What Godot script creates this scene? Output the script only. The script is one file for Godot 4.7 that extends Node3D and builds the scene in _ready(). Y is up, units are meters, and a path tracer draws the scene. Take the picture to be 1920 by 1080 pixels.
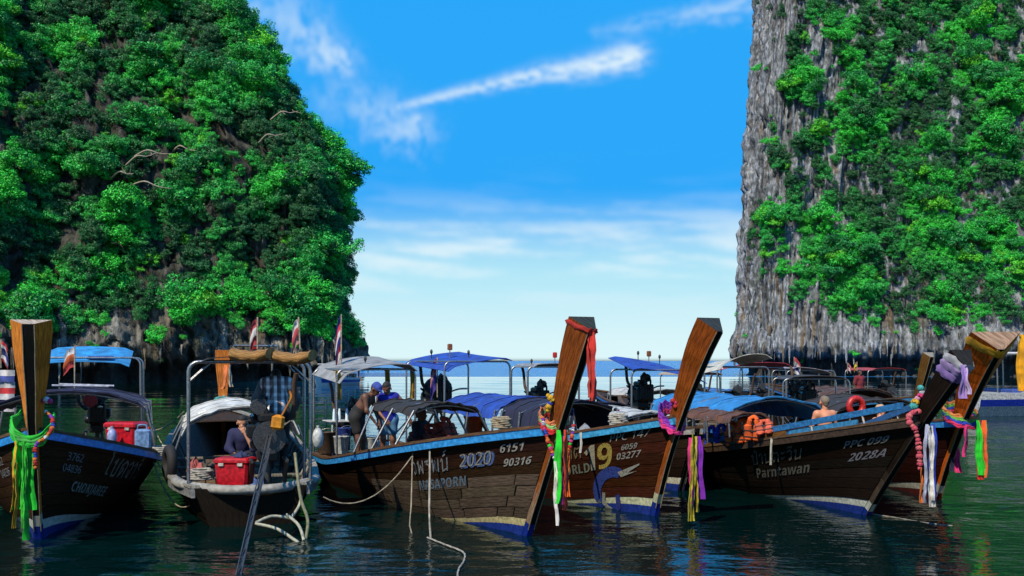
extends Node3D

# ---------- mesh collecting ----------
class B:
	var v := PackedVector3Array()
	var uv := PackedVector2Array()
	var col := PackedColorArray()
	var sm := PackedInt32Array()
	var c := Color.WHITE

	func t(a: Vector3, b: Vector3, d: Vector3, ua := Vector2.ZERO, ub := Vector2.ZERO, ud := Vector2.ZERO, s := -1) -> void:
		v.append(a); v.append(b); v.append(d)
		uv.append(ua); uv.append(ub); uv.append(ud)
		for i in 3:
			col.append(c); sm.append(s)

	func q(a: Vector3, b: Vector3, d: Vector3, e: Vector3, ua := Vector2.ZERO, ub := Vector2.ZERO, ud := Vector2.ZERO, ue := Vector2.ZERO, s := -1) -> void:
		t(a, b, d, ua, ub, ud, s)
		t(a, d, e, ua, ud, ue, s)

	func fix(from: int) -> void:  # closed shapes: front faces run clockwise seen from outside
		var o := v[from]
		var vol := 0.0
		for i in range(from, v.size(), 3):
			vol += (v[i] - o).dot((v[i + 1] - o).cross(v[i + 2] - o))
		if vol > 0.0:
			for i in range(from, v.size(), 3):
				var a := v[i + 1]; v[i + 1] = v[i + 2]; v[i + 2] = a
				var u := uv[i + 1]; uv[i + 1] = uv[i + 2]; uv[i + 2] = u
				var k := col[i + 1]; col[i + 1] = col[i + 2]; col[i + 2] = k

	func loft(rings: Array, closed := true, caps := true, smooth := true) -> void:
		var from := v.size()
		var n: int = rings[0].size()
		var s := 0 if smooth else -1
		var along := 0.0
		for i in rings.size() - 1:
			var r0: PackedVector3Array = rings[i]
			var r1: PackedVector3Array = rings[i + 1]
			var step := (r0[0] - r1[0]).length()
			var around := 0.0
			for j in (n if closed else n - 1):
				var k := (j + 1) % n
				var w := (r0[j] - r0[k]).length()
				q(r0[j], r0[k], r1[k], r1[j], Vector2(around, along), Vector2(around + w, along), Vector2(around + w, along + step), Vector2(around, along + step), s)
				around += w
			along += step
		if caps:
			for e in [0, rings.size() - 1]:
				var r: PackedVector3Array = rings[e]
				var m := Vector3.ZERO
				for p in r:
					m += p
				m /= n
				for j in n:
					var k := (j + 1) % n
					if e == 0:
						t(m, r[k], r[j], Vector2(m.x, m.z), Vector2(r[k].x, r[k].z), Vector2(r[j].x, r[j].z))
					else:
						t(m, r[j], r[k], Vector2(m.x, m.z), Vector2(r[j].x, r[j].z), Vector2(r[k].x, r[k].z))
		fix(from)

	func tube(pts: Array, r: float, sides := 6, r2 := -1.0) -> void:
		var rings := []
		var side := Vector3.ZERO
		for i in pts.size():
			var p: Vector3 = pts[i]
			var d: Vector3 = (pts[mini(i + 1, pts.size() - 1)] - pts[maxi(i - 1, 0)])
			d = d.normalized() if d.length() > 1e-6 else Vector3.UP
			if side == Vector3.ZERO:
				side = d.cross(Vector3.RIGHT if absf(d.x) < 0.8 else Vector3.UP).normalized()
			side = (side - d * d.dot(side)).normalized()
			var up := d.cross(side)
			var rr := r if r2 < 0.0 else lerpf(r, r2, float(i) / (pts.size() - 1))
			var ring := PackedVector3Array()
			for k in sides:
				var a := TAU * k / sides
				ring.append(p + (side * cos(a) + up * sin(a)) * rr)
			rings.append(ring)
		loft(rings)

	func box(at: Vector3, size: Vector3, turn := Basis(), bev := 0.0) -> void:
		var h := size / 2
		var b := minf(bev, minf(h.x, minf(h.y, h.z)) * 0.9)
		if b <= 0.0:
			var r := []
			for y in [-h.y, h.y]:
				var ring := PackedVector3Array()
				for p in [Vector3(-h.x, y, -h.z), Vector3(h.x, y, -h.z), Vector3(h.x, y, h.z), Vector3(-h.x, y, h.z)]:
					ring.append(at + turn * p)
				r.append(ring)
			loft(r, true, true, false)
			return
		var rs := []
		for e in [[-h.y, b], [-h.y + b, 0.0], [h.y - b, 0.0], [h.y, b]]:
			var x: float = h.x - e[1]
			var z: float = h.z - e[1]
			var ring := PackedVector3Array()
			for p in [Vector3(-x + b, e[0], -z), Vector3(x - b, e[0], -z), Vector3(x, e[0], -z + b), Vector3(x, e[0], z - b), Vector3(x - b, e[0], z), Vector3(-x + b, e[0], z), Vector3(-x, e[0], z - b), Vector3(-x, e[0], -z + b)]:
				ring.append(at + turn * p)
			rs.append(ring)
		loft(rs, true, true, false)

	func ball(at: Vector3, r: Vector3, seg := 8, rows := 6, turn := Basis()) -> void:
		var rings := []
		for i in range(1, rows):
			var a := PI * i / rows
			var ring := PackedVector3Array()
			for k in seg:
				var f := TAU * k / seg
				ring.append(at + turn * (Vector3(sin(a) * cos(f), cos(a), sin(a) * sin(f)) * r))
			rings.append(ring)
		var from := v.size()
		loft(rings, true, false, true)
		var top := at + turn * Vector3(0, r.y, 0)
		var low := at - turn * Vector3(0, r.y, 0)
		for k in seg:
			var k2 := (k + 1) % seg
			t(top, rings[0][k2], rings[0][k], Vector2.ZERO, Vector2.ZERO, Vector2.ZERO, 0)
			t(low, rings[-1][k], rings[-1][k2], Vector2.ZERO, Vector2.ZERO, Vector2.ZERO, 0)
		fix_caps(from, at)

	func fix_caps(from: int, at: Vector3) -> void:  # convex round `at`
		for i in range(from, v.size(), 3):
			var m := (v[i] + v[i + 1] + v[i + 2]) / 3.0 - at
			if (v[i + 1] - v[i]).cross(v[i + 2] - v[i]).dot(m) > 0.0:
				var a := v[i + 1]; v[i + 1] = v[i + 2]; v[i + 2] = a
				var u := uv[i + 1]; uv[i + 1] = uv[i + 2]; uv[i + 2] = u

	func slab(g: Array, th: float, smooth := true) -> void:  # g[i][j]: a sheet of points that gets thickness th
		var from := v.size()
		var ni := g.size()
		var nj: int = g[0].size()
		var n := []
		for i in ni:
			var row := PackedVector3Array()
			for j in nj:
				var di: Vector3 = g[mini(i + 1, ni - 1)][j] - g[maxi(i - 1, 0)][j]
				var dj: Vector3 = g[i][mini(j + 1, nj - 1)] - g[i][maxi(j - 1, 0)]
				row.append(g[i][j] + di.cross(dj).normalized() * th)
			n.append(row)
		var s := 0 if smooth else -1
		var along := 0.0
		for i in ni - 1:
			var step: float = (g[i + 1][0] - g[i][0]).length()
			var ac := 0.0
			for j in nj - 1:
				var w: float = (g[i][j + 1] - g[i][j]).length()
				var a := Vector2(ac, along); var b2 := Vector2(ac + w, along); var d := Vector2(ac + w, along + step); var e := Vector2(ac, along + step)
				q(g[i][j], g[i][j + 1], g[i + 1][j + 1], g[i + 1][j], a, b2, d, e, s)
				q(n[i][j], n[i + 1][j], n[i + 1][j + 1], n[i][j + 1], a, e, d, b2, s + 1 if smooth else -1)
				ac += w
			q(g[i][0], g[i + 1][0], n[i + 1][0], n[i][0], Vector2(0, along), Vector2(0, along + step), Vector2(th, along + step), Vector2(th, along))
			q(g[i][nj - 1], n[i][nj - 1], n[i + 1][nj - 1], g[i + 1][nj - 1], Vector2(0, along), Vector2(th, along), Vector2(th, along + step), Vector2(0, along + step))
			along += step
		for j in nj - 1:
			q(g[0][j], n[0][j], n[0][j + 1], g[0][j + 1])
			q(g[ni - 1][j], g[ni - 1][j + 1], n[ni - 1][j + 1], n[ni - 1][j])
		fix(from)

	func add(o: B, x: Transform3D) -> void:
		var flip := x.basis.determinant() < 0.0
		for i in range(0, o.v.size(), 3):
			for k in ([0, 2, 1] if flip else [0, 1, 2]):
				v.append(x * o.v[i + k]); uv.append(o.uv[i + k]); col.append(o.col[i + k]); sm.append(o.sm[i + k])

	func mesh() -> ArrayMesh:
		var st := SurfaceTool.new()
		st.begin(Mesh.PRIMITIVE_TRIANGLES)
		for i in v.size():
			st.set_smooth_group(sm[i])
			st.set_color(col[i])
			st.set_uv(uv[i])
			st.add_vertex(v[i])
		st.generate_normals()
		st.index()
		return st.commit()


var rng := RandomNumberGenerator.new()
var mats := {}
var texs := {}
var taken := {}
var noise := FastNoiseLite.new()


func V(x: float, y: float, d: float) -> Vector3:
	return Vector3(x, y, -d)


func rnd(a: float, b: float) -> float:
	return rng.randf_range(a, b)


func numbered(called: String) -> String:
	var n: int = taken.get(called, 0)
	taken[called] = n + 1
	return called if n == 0 else "%s_%03d" % [called, n]


func tag(o: Node, label: String, category := "", group := "") -> void:
	o.set_meta("label", label)
	if category:
		o.set_meta("category", category)
	if group:
		o.set_meta("group", group)


func thing(called: String, label: String, category: String, at := Vector3.ZERO, turn := 0.0, group := "") -> Node3D:
	var o := Node3D.new()
	o.name = numbered(called)
	add_child(o)
	o.position = at
	o.rotation.y = turn
	tag(o, label, category, group)
	return o


func inst(called: String, m: Mesh, material: Material, parent: Node) -> MeshInstance3D:
	var o := MeshInstance3D.new()
	o.mesh = m
	o.material_override = material
	o.name = numbered(called) if parent == self else called
	parent.add_child(o, true)
	return o


func part(called: String, b: B, material: Material, parent: Node) -> MeshInstance3D:
	return inst(called, b.mesh(), material, parent)


func lone(called: String, b: B, material: Material, label: String, category: String, at := Vector3.ZERO, turn := 0.0, group := "") -> MeshInstance3D:
	var o := inst(called, b.mesh(), material, self)
	o.position = at
	o.rotation.y = turn
	tag(o, label, category, group)
	return o


func struct(o: Node) -> void:
	o.set_meta("kind", "structure")


# ---------- materials ----------
func ramp(a: float, b: float) -> Gradient:
	var g := Gradient.new()
	g.set_color(0, Color(a, a, a))
	g.set_color(1, Color(b, b, b))
	return g


func tex(kind: String) -> Texture2D:
	if texs.has(kind):
		return texs[kind]
	var n := FastNoiseLite.new()
	n.seed = kind.hash() % 1000
	n.noise_type = FastNoiseLite.TYPE_SIMPLEX_SMOOTH
	n.fractal_octaves = 5
	var t := NoiseTexture2D.new()
	t.width = 512
	t.height = 512
	t.seamless = true
	match kind:
		"grain":
			n.frequency = 0.012
			n.fractal_gain = 0.65
			t.color_ramp = ramp(0.48, 1.0)
		"mottle":
			n.frequency = 0.015
			t.color_ramp = ramp(0.55, 1.0)
		"weave":
			n.frequency = 0.008
			n.fractal_octaves = 6
			n.fractal_gain = 0.6
			t.color_ramp = ramp(0.52, 1.0)
		"folds":
			n.frequency = 0.009
			n.fractal_octaves = 3
			t.as_normal_map = true
			t.bump_strength = 9.0
		"rough":
			n.frequency = 0.02
			t.as_normal_map = true
			t.bump_strength = 6.0
		"rock":
			n.frequency = 0.012
			n.fractal_octaves = 6
			n.fractal_gain = 0.62
			t.width = 1024
			t.height = 1024
			t.color_ramp = ramp(0.18, 1.0)
		"rockbump":
			n.frequency = 0.014
			n.fractal_octaves = 6
			n.fractal_gain = 0.6
		"ripple":
			n.frequency = 0.011
			n.fractal_octaves = 4
			n.fractal_gain = 0.5
			t.width = 1024
			t.height = 1024
			t.as_normal_map = true
			t.bump_strength = 24.0
	t.noise = n
	texs[kind] = t
	return t


# colours are real-world (linear) values
func M(c: Color, rough := 0.7, metal := 0.0, kind := "") -> StandardMaterial3D:
	var key := "%s %s %s %s" % [c, rough, metal, kind]
	if mats.has(key):
		return mats[key]
	var m := StandardMaterial3D.new()
	m.albedo_color = c.linear_to_srgb()
	m.roughness = rough
	m.metallic = metal
	m.vertex_color_use_as_albedo = kind != "plain"
	match kind:
		"wood":  # grain runs along v of the mesh
			m.albedo_texture = tex("grain")
			m.metallic_specular = 0.2
			m.uv1_scale = Vector3(5.0, 0.45, 1)
			m.heightmap_enabled = true
			m.heightmap_texture = tex("grain")
			m.heightmap_scale = 0.35
		"cloth":
			m.albedo_texture = tex("weave")
			m.normal_enabled = true
			m.normal_texture = tex("folds")
			m.normal_scale = 0.5
			m.uv1_triplanar = true
			m.uv1_scale = Vector3(0.7, 0.7, 0.7)
			m.rim_enabled = true
			m.rim = 0.15
		"paint":
			m.albedo_texture = tex("mottle")
			m.uv1_triplanar = true
			m.uv1_scale = Vector3(1.3, 1.3, 1.3)
		"worn":  # flaking paint
			var t := NoiseTexture2D.new()
			if texs.has("worn"):
				t = texs["worn"]
			else:
				var n := FastNoiseLite.new()
				n.seed = 5
				n.frequency = 0.035
				n.fractal_octaves = 5
				n.fractal_gain = 0.7
				t.width = 512
				t.height = 512
				t.seamless = true
				var g := Gradient.new()
				g.set_color(0, Color(0.6, 0.6, 0.6, 0.0))
				g.set_color(1, Color(1, 1, 1, 1))
				t.color_ramp = g
				t.noise = n
				texs["worn"] = t
			m.albedo_texture = t
			m.uv1_triplanar = true
			m.uv1_scale = Vector3(0.7, 1.5, 1.5)
			m.transparency = BaseMaterial3D.TRANSPARENCY_ALPHA_SCISSOR
			m.alpha_scissor_threshold = 0.37
		"metal":
			m.albedo_texture = tex("mottle")
			m.uv1_triplanar = true
			m.uv1_scale = Vector3(3, 3, 3)
	mats[key] = m
	return m


func wood(c: Color, rough := 0.55) -> StandardMaterial3D:
	return M(c, rough, 0.0, "wood")


func cloth(c: Color) -> StandardMaterial3D:
	var m := M(c, 0.85, 0.0, "cloth")
	m.backlight_enabled = true
	m.backlight = Color(0.25, 0.25, 0.25)
	return m


func paint(c: Color, rough := 0.45) -> StandardMaterial3D:
	return M(c, rough, 0.0, "paint")


func steel() -> StandardMaterial3D:
	return M(Color(0.45, 0.46, 0.47), 0.38, 0.85, "metal")


func curve(pts: Array, per := 6) -> Array:  # Catmull-Rom through points
	var out := []
	for i in pts.size() - 1:
		var a: Vector3 = pts[maxi(i - 1, 0)]
		var b: Vector3 = pts[i]
		var c: Vector3 = pts[i + 1]
		var d: Vector3 = pts[mini(i + 2, pts.size() - 1)]
		for k in per:
			out.append(b.cubic_interpolate(c, a, d, float(k) / per))
	out.append(pts[-1])
	return out


func sag(a: Vector3, b: Vector3, drop: float, n := 10) -> Array:
	var out := []
	for i in n + 1:
		var f := float(i) / n
		out.append(a.lerp(b, f) - Vector3(0, drop * 4.0 * f * (1.0 - f), 0))
	return out


# ---------- camera, sky, sun ----------
func pix(px: float, py: float) -> Vector2:  # where the sky direction of a spot in the view lies: azimuth, elevation
	var d := Vector3((px - 960.0) / 2000.0, (676.0 - py) / 2000.0, -1.0).normalized()
	return Vector2(atan2(d.x, -d.z), asin(d.y))


func cloud_streak(az: float, el: float, a: Vector2, b: Vector2, wa: float, wb: float, n: FastNoiseLite, thin: float, curl := 0.0) -> float:
	# a wisp combed out along the line from a to b
	var p := Vector2(az, el)
	var ab := b - a
	var f := (p - a).dot(ab) / ab.length_squared()
	if f < -0.7 or f > 1.6:
		return 0.0
	var g := clampf(f, 0.0, 1.0)
	var w := lerpf(wa, wb, g * g * 0.5 + g * 0.5)
	var off := (p - a).dot(Vector2(-ab.y, ab.x).normalized()) - curl * sin(g * PI)
	if absf(off) > w * 5.0:
		return 0.0
	off += n.get_noise_3d(f * 3.0, 0.0, 31.0) * w * 0.5
	var over := maxf(0.0, maxf(-f, f - 1.0)) * ab.length()
	var m := exp(-(off * off) / (w * w) - (over * over) / (w * w * 1.4))
	var comb := n.get_noise_3d(f * 2.6 + off / w * 0.35, off / w * 1.5, 3.0 + a.x * 9.0) * 0.62 + n.get_noise_3d(f * 13.0 + off / w * 0.8, off / w * 2.6, 8.0) * 0.38
	return m * (0.45 + 0.55 * g) * smoothstep(-0.45 + thin, 0.6 + thin, comb * 1.25 + m * 0.3 + off / w * 0.16)


func make_sky() -> PanoramaSkyMaterial:
	var w := 2048
	var h := 1024
	var img := Image.create(w, h, false, Image.FORMAT_RGBF)
	var n := FastNoiseLite.new()
	n.seed = 4
	n.frequency = 1.0
	n.fractal_octaves = 6
	n.fractal_gain = 0.56
	var n2 := FastNoiseLite.new()
	n2.seed = 9
	n2.frequency = 1.0
	n2.fractal_octaves = 4
	var s0 := pix(735, 205); var s1 := pix(1185, 108)
	var s2 := pix(1120, 62); var s3 := pix(1430, 2)
	var s4 := pix(500, 30); var s5 := pix(640, 115)
	var s6 := pix(640, 190); var s7 := pix(770, 245)
	var k0 := pix(700, 255); var k1 := pix(785, 222)
	var el_high := Color(0.006, 0.32, 0.92)
	var el_mid := Color(0.008, 0.37, 0.95)
	var el_low := Color(0.45, 0.80, 0.94)
	var el_rim := Color(0.72, 0.93, 0.96)
	for y in h:
		var el := (0.5 - (y + 0.5) / h) * PI
		if el < -0.02:
			continue
		var deg := rad_to_deg(maxf(el, 0.0))
		var base := el_rim.lerp(el_low, smoothstep(0.0, 5.2, deg)).lerp(el_mid, smoothstep(4.3, 9.4, deg) * 0.96).lerp(el_high, smoothstep(14.0, 45.0, deg))
		for x in w:
			var az := wrapf((x + 0.5) / w * TAU, -PI, PI)  # the left edge of a panorama looks along -z
			var ca := cos(az); var sa := sin(az)
			# thin veils everywhere, thickest low in the sky
			var veil := n.get_noise_3d(sa * 6.0 + el * 9.0, el * 46.0 + sa * 1.5, ca * 6.0) * 0.5 + 0.5
			var wide := n2.get_noise_3d(sa * 2.2, el * 13.0, ca * 2.2) * 0.5 + 0.5
			var band := exp(-pow((deg - 5.6) / 2.2, 2.0))
			var k := band * smoothstep(0.40, 0.62, veil * 0.7 + wide * 0.3) * 0.75
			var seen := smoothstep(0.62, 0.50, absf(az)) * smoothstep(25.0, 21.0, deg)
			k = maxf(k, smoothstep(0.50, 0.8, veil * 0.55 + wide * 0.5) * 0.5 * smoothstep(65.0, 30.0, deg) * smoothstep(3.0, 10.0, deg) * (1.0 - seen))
			if absf(az) < 0.62 and deg > 5.0 and deg < 26.0:
				var st := cloud_streak(az, el, s0, s1, 0.0035, 0.0115, n, 0.0, 0.004)
				k = maxf(k, st * 1.15)
				k = maxf(k, cloud_streak(az, el, s2, s3, 0.006, 0.016, n, 0.2) * 0.5)
				k = maxf(k, cloud_streak(az, el, s4, s5, 0.034, 0.014, n, 0.12) * 0.7)
				k = maxf(k, cloud_streak(az, el, s6, s7, 0.026, 0.02, n, 0.12) * 0.5)
				k = maxf(k, cloud_streak(az, el, k0, k1, 0.006, 0.005, n, 0.0) * 0.6)
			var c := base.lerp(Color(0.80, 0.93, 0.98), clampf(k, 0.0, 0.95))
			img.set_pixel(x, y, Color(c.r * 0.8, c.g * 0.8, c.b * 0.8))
	var m := PanoramaSkyMaterial.new()
	m.panorama = ImageTexture.create_from_image(img)
	return m


func stage() -> void:
	var cam := Camera3D.new()
	cam.name = "camera"
	add_child(cam)
	cam.position = Vector3(0, 2.6, 0)
	cam.set_frustum(0.054, Vector2(0, 0.0068), 0.1, 8000.0)
	cam.current = true
	var e := Environment.new()
	e.background_mode = Environment.BG_SKY
	e.sky = Sky.new()
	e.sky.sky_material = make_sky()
	e.background_energy_multiplier = 1.0
	e.tonemap_mode = Environment.TONE_MAPPER_LINEAR
	e.tonemap_exposure = 1.25
	e.sdfgi_enabled = true
	e.ssao_enabled = true
	e.ssil_enabled = true
	var we := WorldEnvironment.new()
	we.name = "world"
	we.environment = e
	add_child(we)
	var sun := DirectionalLight3D.new()
	sun.name = "sun"
	sun.light_energy = 1.6
	sun.light_color = Color(1.0, 0.94, 0.83)
	sun.light_angular_distance = 0.5
	sun.shadow_enabled = true
	add_child(sun)
	sun.look_at_from_position(Vector3(-17, 38, 29), Vector3.ZERO)


# ---------- sea ----------
func make_sea() -> void:
	var n := FastNoiseLite.new()
	n.seed = 21
	n.frequency = 1.0
	n.fractal_octaves = 3
	var st := SurfaceTool.new()
	st.begin(Mesh.PRIMITIVE_TRIANGLES)
	st.set_smooth_group(0)
	var nx := 240
	var nz := 460
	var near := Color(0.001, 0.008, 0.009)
	var grid := []
	for i in nz + 1:
		var f := float(i) / nz
		var d := 4.0 + 30.0 * f + 136.0 * pow(f, 3.2)
		var half := 14.0 + 0.72 * d
		for j in nx + 1:
			var e := (j - nx * 0.5) / (nx * 0.5)
			var x := half * e
			var fade := smoothstep(1.0, 0.9, absf(e)) * smoothstep(4.0, 5.5, d) * smoothstep(168.0, 150.0, d)
			var gust := smoothstep(-0.15, 0.45, n.get_noise_3d(x * 0.13, d * 0.16, 40.0))
			var y := n.get_noise_3d(x * 0.7, d * 1.9, 0.0) * (0.008 + 0.03 * gust) * smoothstep(60.0, 30.0, d) + n.get_noise_3d(x * 0.2, d * 0.42, 5.0) * 0.022
			y += n.get_noise_3d(x * 0.07, d * 0.24, 11.0) * 0.06 * smoothstep(26.0, 60.0, d)
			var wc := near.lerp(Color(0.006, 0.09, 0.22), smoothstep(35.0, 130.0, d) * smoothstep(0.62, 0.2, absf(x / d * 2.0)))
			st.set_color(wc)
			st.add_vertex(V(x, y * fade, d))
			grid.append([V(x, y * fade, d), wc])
	var split := int(nz * 0.66)
	for i in split:
		for j in nx:
			var a := i * (nx + 1) + j
			for k in [a, a + nx + 1, a + 1, a + 1, a + nx + 1, a + nx + 2]:
				st.add_index(k)
	st.generate_normals()
	var far_st := SurfaceTool.new()
	far_st.begin(Mesh.PRIMITIVE_TRIANGLES)
	far_st.set_smooth_group(0)
	for g in grid:
		far_st.set_color(g[1])
		far_st.add_vertex(g[0])
	for i in range(split, nz):
		for j in nx:
			var a := i * (nx + 1) + j
			for k in [a, a + nx + 1, a + 1, a + 1, a + nx + 1, a + nx + 2]:
				far_st.add_index(k)
	var base := grid.size()
	# calm water round about, just lower
	var xs := [-6000.0, -900.0, -300.0, -100.0, 0.0, 100.0, 300.0, 900.0, 6000.0]
	var zs := [-300.0, -40.0, 4.0, 60.0, 120.0, 172.0]
	for d in zs:
		for x in xs:
			far_st.set_color(near)
			far_st.add_vertex(V(x, -0.05, d))
	for i in zs.size() - 1:
		for j in xs.size() - 1:
			var a := base + i * xs.size() + j
			for k in [a, a + xs.size(), a + 1, a + 1, a + xs.size(), a + xs.size() + 1]:
				far_st.add_index(k)
	far_st.generate_normals()
	var m := StandardMaterial3D.new()
	m.vertex_color_use_as_albedo = true
	m.roughness = 0.03
	m.metallic_specular = 0.36
	m.normal_enabled = true
	m.normal_texture = tex("ripple")
	m.normal_scale = 0.11
	m.uv1_triplanar = true
	m.uv1_world_triplanar = true
	m.uv1_scale = Vector3(0.16, 0.3, 0.34)
	var o := inst("bay_water", st.commit(), m, self)
	struct(o)
	tag(o, "calm dark green water of the bay rippling round the boats")
	var m1: StandardMaterial3D = m.duplicate()
	m1.normal_scale = 0.02
	m1.roughness = 0.03
	var o1 := inst("bay_mouth_water", far_st.commit(), m1, self)
	struct(o1)
	tag(o1, "pale shining water at the mouth of the bay behind the boats")
	# the open sea beyond the points, ruffled by wind
	var s2 := SurfaceTool.new()
	s2.begin(Mesh.PRIMITIVE_TRIANGLES)
	var zo := [169.0, 200.0, 300.0, 600.0, 1500.0, 7000.0]
	for i in zo.size() - 1:
		for j in xs.size() - 1:
			var p := [V(xs[j], -0.02, zo[i]), V(xs[j], -0.02, zo[i + 1]), V(xs[j + 1], -0.02, zo[i + 1]), V(xs[j + 1], -0.02, zo[i])]
			for k in [0, 1, 2, 0, 2, 3]:
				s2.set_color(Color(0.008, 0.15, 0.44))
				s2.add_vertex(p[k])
	s2.generate_normals()
	var m2: StandardMaterial3D = m.duplicate()
	m2.normal_scale = 2.6
	m2.roughness = 0.2
	m2.uv1_scale = Vector3(0.02, 0.05, 0.05)
	var o2 := inst("open_sea", s2.commit(), m2, self)
	struct(o2)
	tag(o2, "bright blue open sea reaching to the horizon")


# ---------- cliffs ----------
func spline(p: Array, f: float) -> Vector2:
	var x := clampf(f, 0.0, 1.0) * (p.size() - 1)
	var i := mini(int(x), p.size() - 2)
	return p[i].cubic_interpolate(p[i + 1], p[maxi(i - 1, 0)], p[mini(i + 2, p.size() - 1)], x - i)


func cliff_at(k: Dictionary, u: float, h: float) -> Vector3:
	var f: float = h / k.mid_h
	var p: Vector2
	if f < 1.0:
		p = spline(k.base, u).lerp(spline(k.mid, u), f * f * (3.0 - 2.0 * f))
	else:
		var g: float = (h - k.mid_h) / (k.top_h - k.mid_h)
		p = spline(k.mid, u).lerp(spline(k.top, u), pow(g, k.bend))
	return V(p.x, h, p.y)


func cliff_out(k: Dictionary, u: float, h: float) -> Vector3:  # outward direction
	var a := cliff_at(k, u - 0.02, h)
	var b := cliff_at(k, u + 0.02, h)
	var t := (b - a).normalized()
	return Vector3(-t.z, 0, t.x) * k.side


func cliff_point(k: Dictionary, u: float, h: float) -> Vector3:
	var p := cliff_at(k, u, h)
	var l: float = u * k.length
	var r: float = noise.get_noise_3d(l * 0.11, h * 0.035, k.seed) * k.rough * 2.2
	r += noise.get_noise_3d(l * 0.45, h * 0.05, k.seed + 20.0) * k.rough
	r += absf(noise.get_noise_3d(l * 1.3, h * 0.11, k.seed + 40.0)) * -k.rough * 0.8
	r += noise.get_noise_3d(l * 2.8, h * 1.1 * k.chip, k.seed + 60.0) * 0.35 * k.chip
	r += noise.get_noise_3d(l * 0.2, h * 0.42, k.seed + 70.0) * 1.1 * k.chip
	r -= 1.3 * k.chip * smoothstep(0.10, 0.0, absf(noise.get_noise_3d(l * 0.16, h * 0.10, k.seed + 75.0)))
	# hanging stone: a lip above the water with a dark notch below it
	var lip: float = k.lip + noise.get_noise_3d(l * 0.35, 0.0, k.seed + 80.0) * 1.6 + noise.get_noise_3d(l * 1.6, 0.0, k.seed + 85.0) * 1.1
	r -= k.notch * smoothstep(lip + 0.5, lip - 0.5, h) * smoothstep(-2.5, 1.0, h)
	r += 0.9 * exp(-pow((h - lip - 2.0) / 2.2, 2.0))
	return p + cliff_out(k, u, h) * r


func rock_color(k: Dictionary, u: float, h: float) -> Color:
	var l: float = u * k.length
	var s := noise.get_noise_3d(l * 1.5, h * 0.09, k.seed + 100.0) * 0.5 + 0.5
	var w := noise.get_noise_3d(l * 0.25, h * 0.12, k.seed + 120.0) * 0.5 + 0.5
	var c: Color = k.dark.lerp(k.mid_c, smoothstep(0.3, 0.55, s)).lerp(k.pale, smoothstep(0.5, 0.8, s * 0.6 + w * 0.4))
	var rust := noise.get_noise_3d(l * 0.55, h * 0.07, k.seed + 140.0)
	c = c.lerp(Color(0.30, 0.19, 0.07), smoothstep(0.30, 0.55, rust + 0.12 * smoothstep(30.0, 8.0, h)) * 0.75)
	var moss := noise.get_noise_3d(l * 0.5, h * 0.4, k.seed + 160.0)
	c = c.lerp(Color(0.05, 0.09, 0.03), smoothstep(0.2, 0.55, moss) * 0.6)
	c = c.lerp(Color(0.022, 0.030, 0.016), k.planted_dark * smoothstep(8.0, 13.0, h))  # rock colour goes darker on the planted part
	# deep shade under the lip, painted into the notch colour
	return c.lerp(Color(0.022, 0.022, 0.02), smoothstep(k.lip + 0.4, k.lip - 0.6, h) * 0.85)


func make_cliff(k: Dictionary, called: String, label: String) -> void:
	var nu: int = k.nu
	var nh: int = k.nh
	var st := SurfaceTool.new()
	st.begin(Mesh.PRIMITIVE_TRIANGLES)
	st.set_smooth_group(0)
	for i in nh + 1:
		var f := float(i) / nh
		var h: float = -2.5 + (k.top_h + 2.5) * f
		for j in nu + 1:
			var u := float(j) / nu
			st.set_color(rock_color(k, u, h))
			st.add_vertex(cliff_point(k, u, h))
	for j in nu + 1:  # the top slopes back inland
		var u := float(j) / nu
		var p := cliff_point(k, u, k.top_h)
		st.set_color(k.dark)
		st.add_vertex(p - cliff_out(k, u, k.top_h) * 0.5 + (V(k.inland.x, k.top_h + 6.0, k.inland.y) - p) * 0.8)
	for i in nh + 1:
		for j in nu:
			var a := i * (nu + 1) + j
			var order := [a, a + nu + 1, a + 1, a + 1, a + nu + 1, a + nu + 2] if k.side > 0 else [a, a + 1, a + nu + 1, a + 1, a + nu + 2, a + nu + 1]
			for x in order:
				st.add_index(x)
	st.generate_normals()
	var m := StandardMaterial3D.new()
	m.vertex_color_use_as_albedo = true
	m.roughness = 0.95
	m.albedo_texture = tex("rock")
	m.uv1_triplanar = true
	m.uv1_world_triplanar = true
	m.uv1_scale = Vector3(0.14, 0.052, 0.14)
	m.heightmap_enabled = true
	m.heightmap_texture = tex("rock")
	m.heightmap_scale = 32.0
	var o := inst(called, st.commit(), m, self)
	struct(o)
	tag(o, label)
	# dripstone hanging from the lip above the water
	rng.seed = 500 + int(k.seed)
	var db := B.new()
	for i in 330:
		var u := rnd(0.02, 0.98)
		var h: float = k.lip + 0.6 + 11.0 * pow(rng.randf(), 1.7)
		if noise.get_noise_2d(u * 60.0, k.seed) < 0.0 and rng.randf() < 0.85:
			continue
		var p := cliff_point(k, u, h) + cliff_out(k, u, h) * rnd(-0.1, 0.25)
		var l := rnd(0.7, 2.0) + 2.2 * pow(rng.randf(), 4.0)
		db.c = rock_color(k, u + rnd(-0.05, 0.05), h + 3.0) * 1.15
		var w := rnd(0.14, 0.42)
		db.tube([p + Vector3(0, l * 0.5, 0) - cliff_out(k, u, h) * 0.3, p, p - Vector3(rnd(-0.05, 0.05), l * 0.6, 0), p - Vector3(0, l, 0)], w, 6, w * 0.15)
	var dr := part("dripstone", db, m, o)
	dr.set_meta("kind", "stuff")


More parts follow.
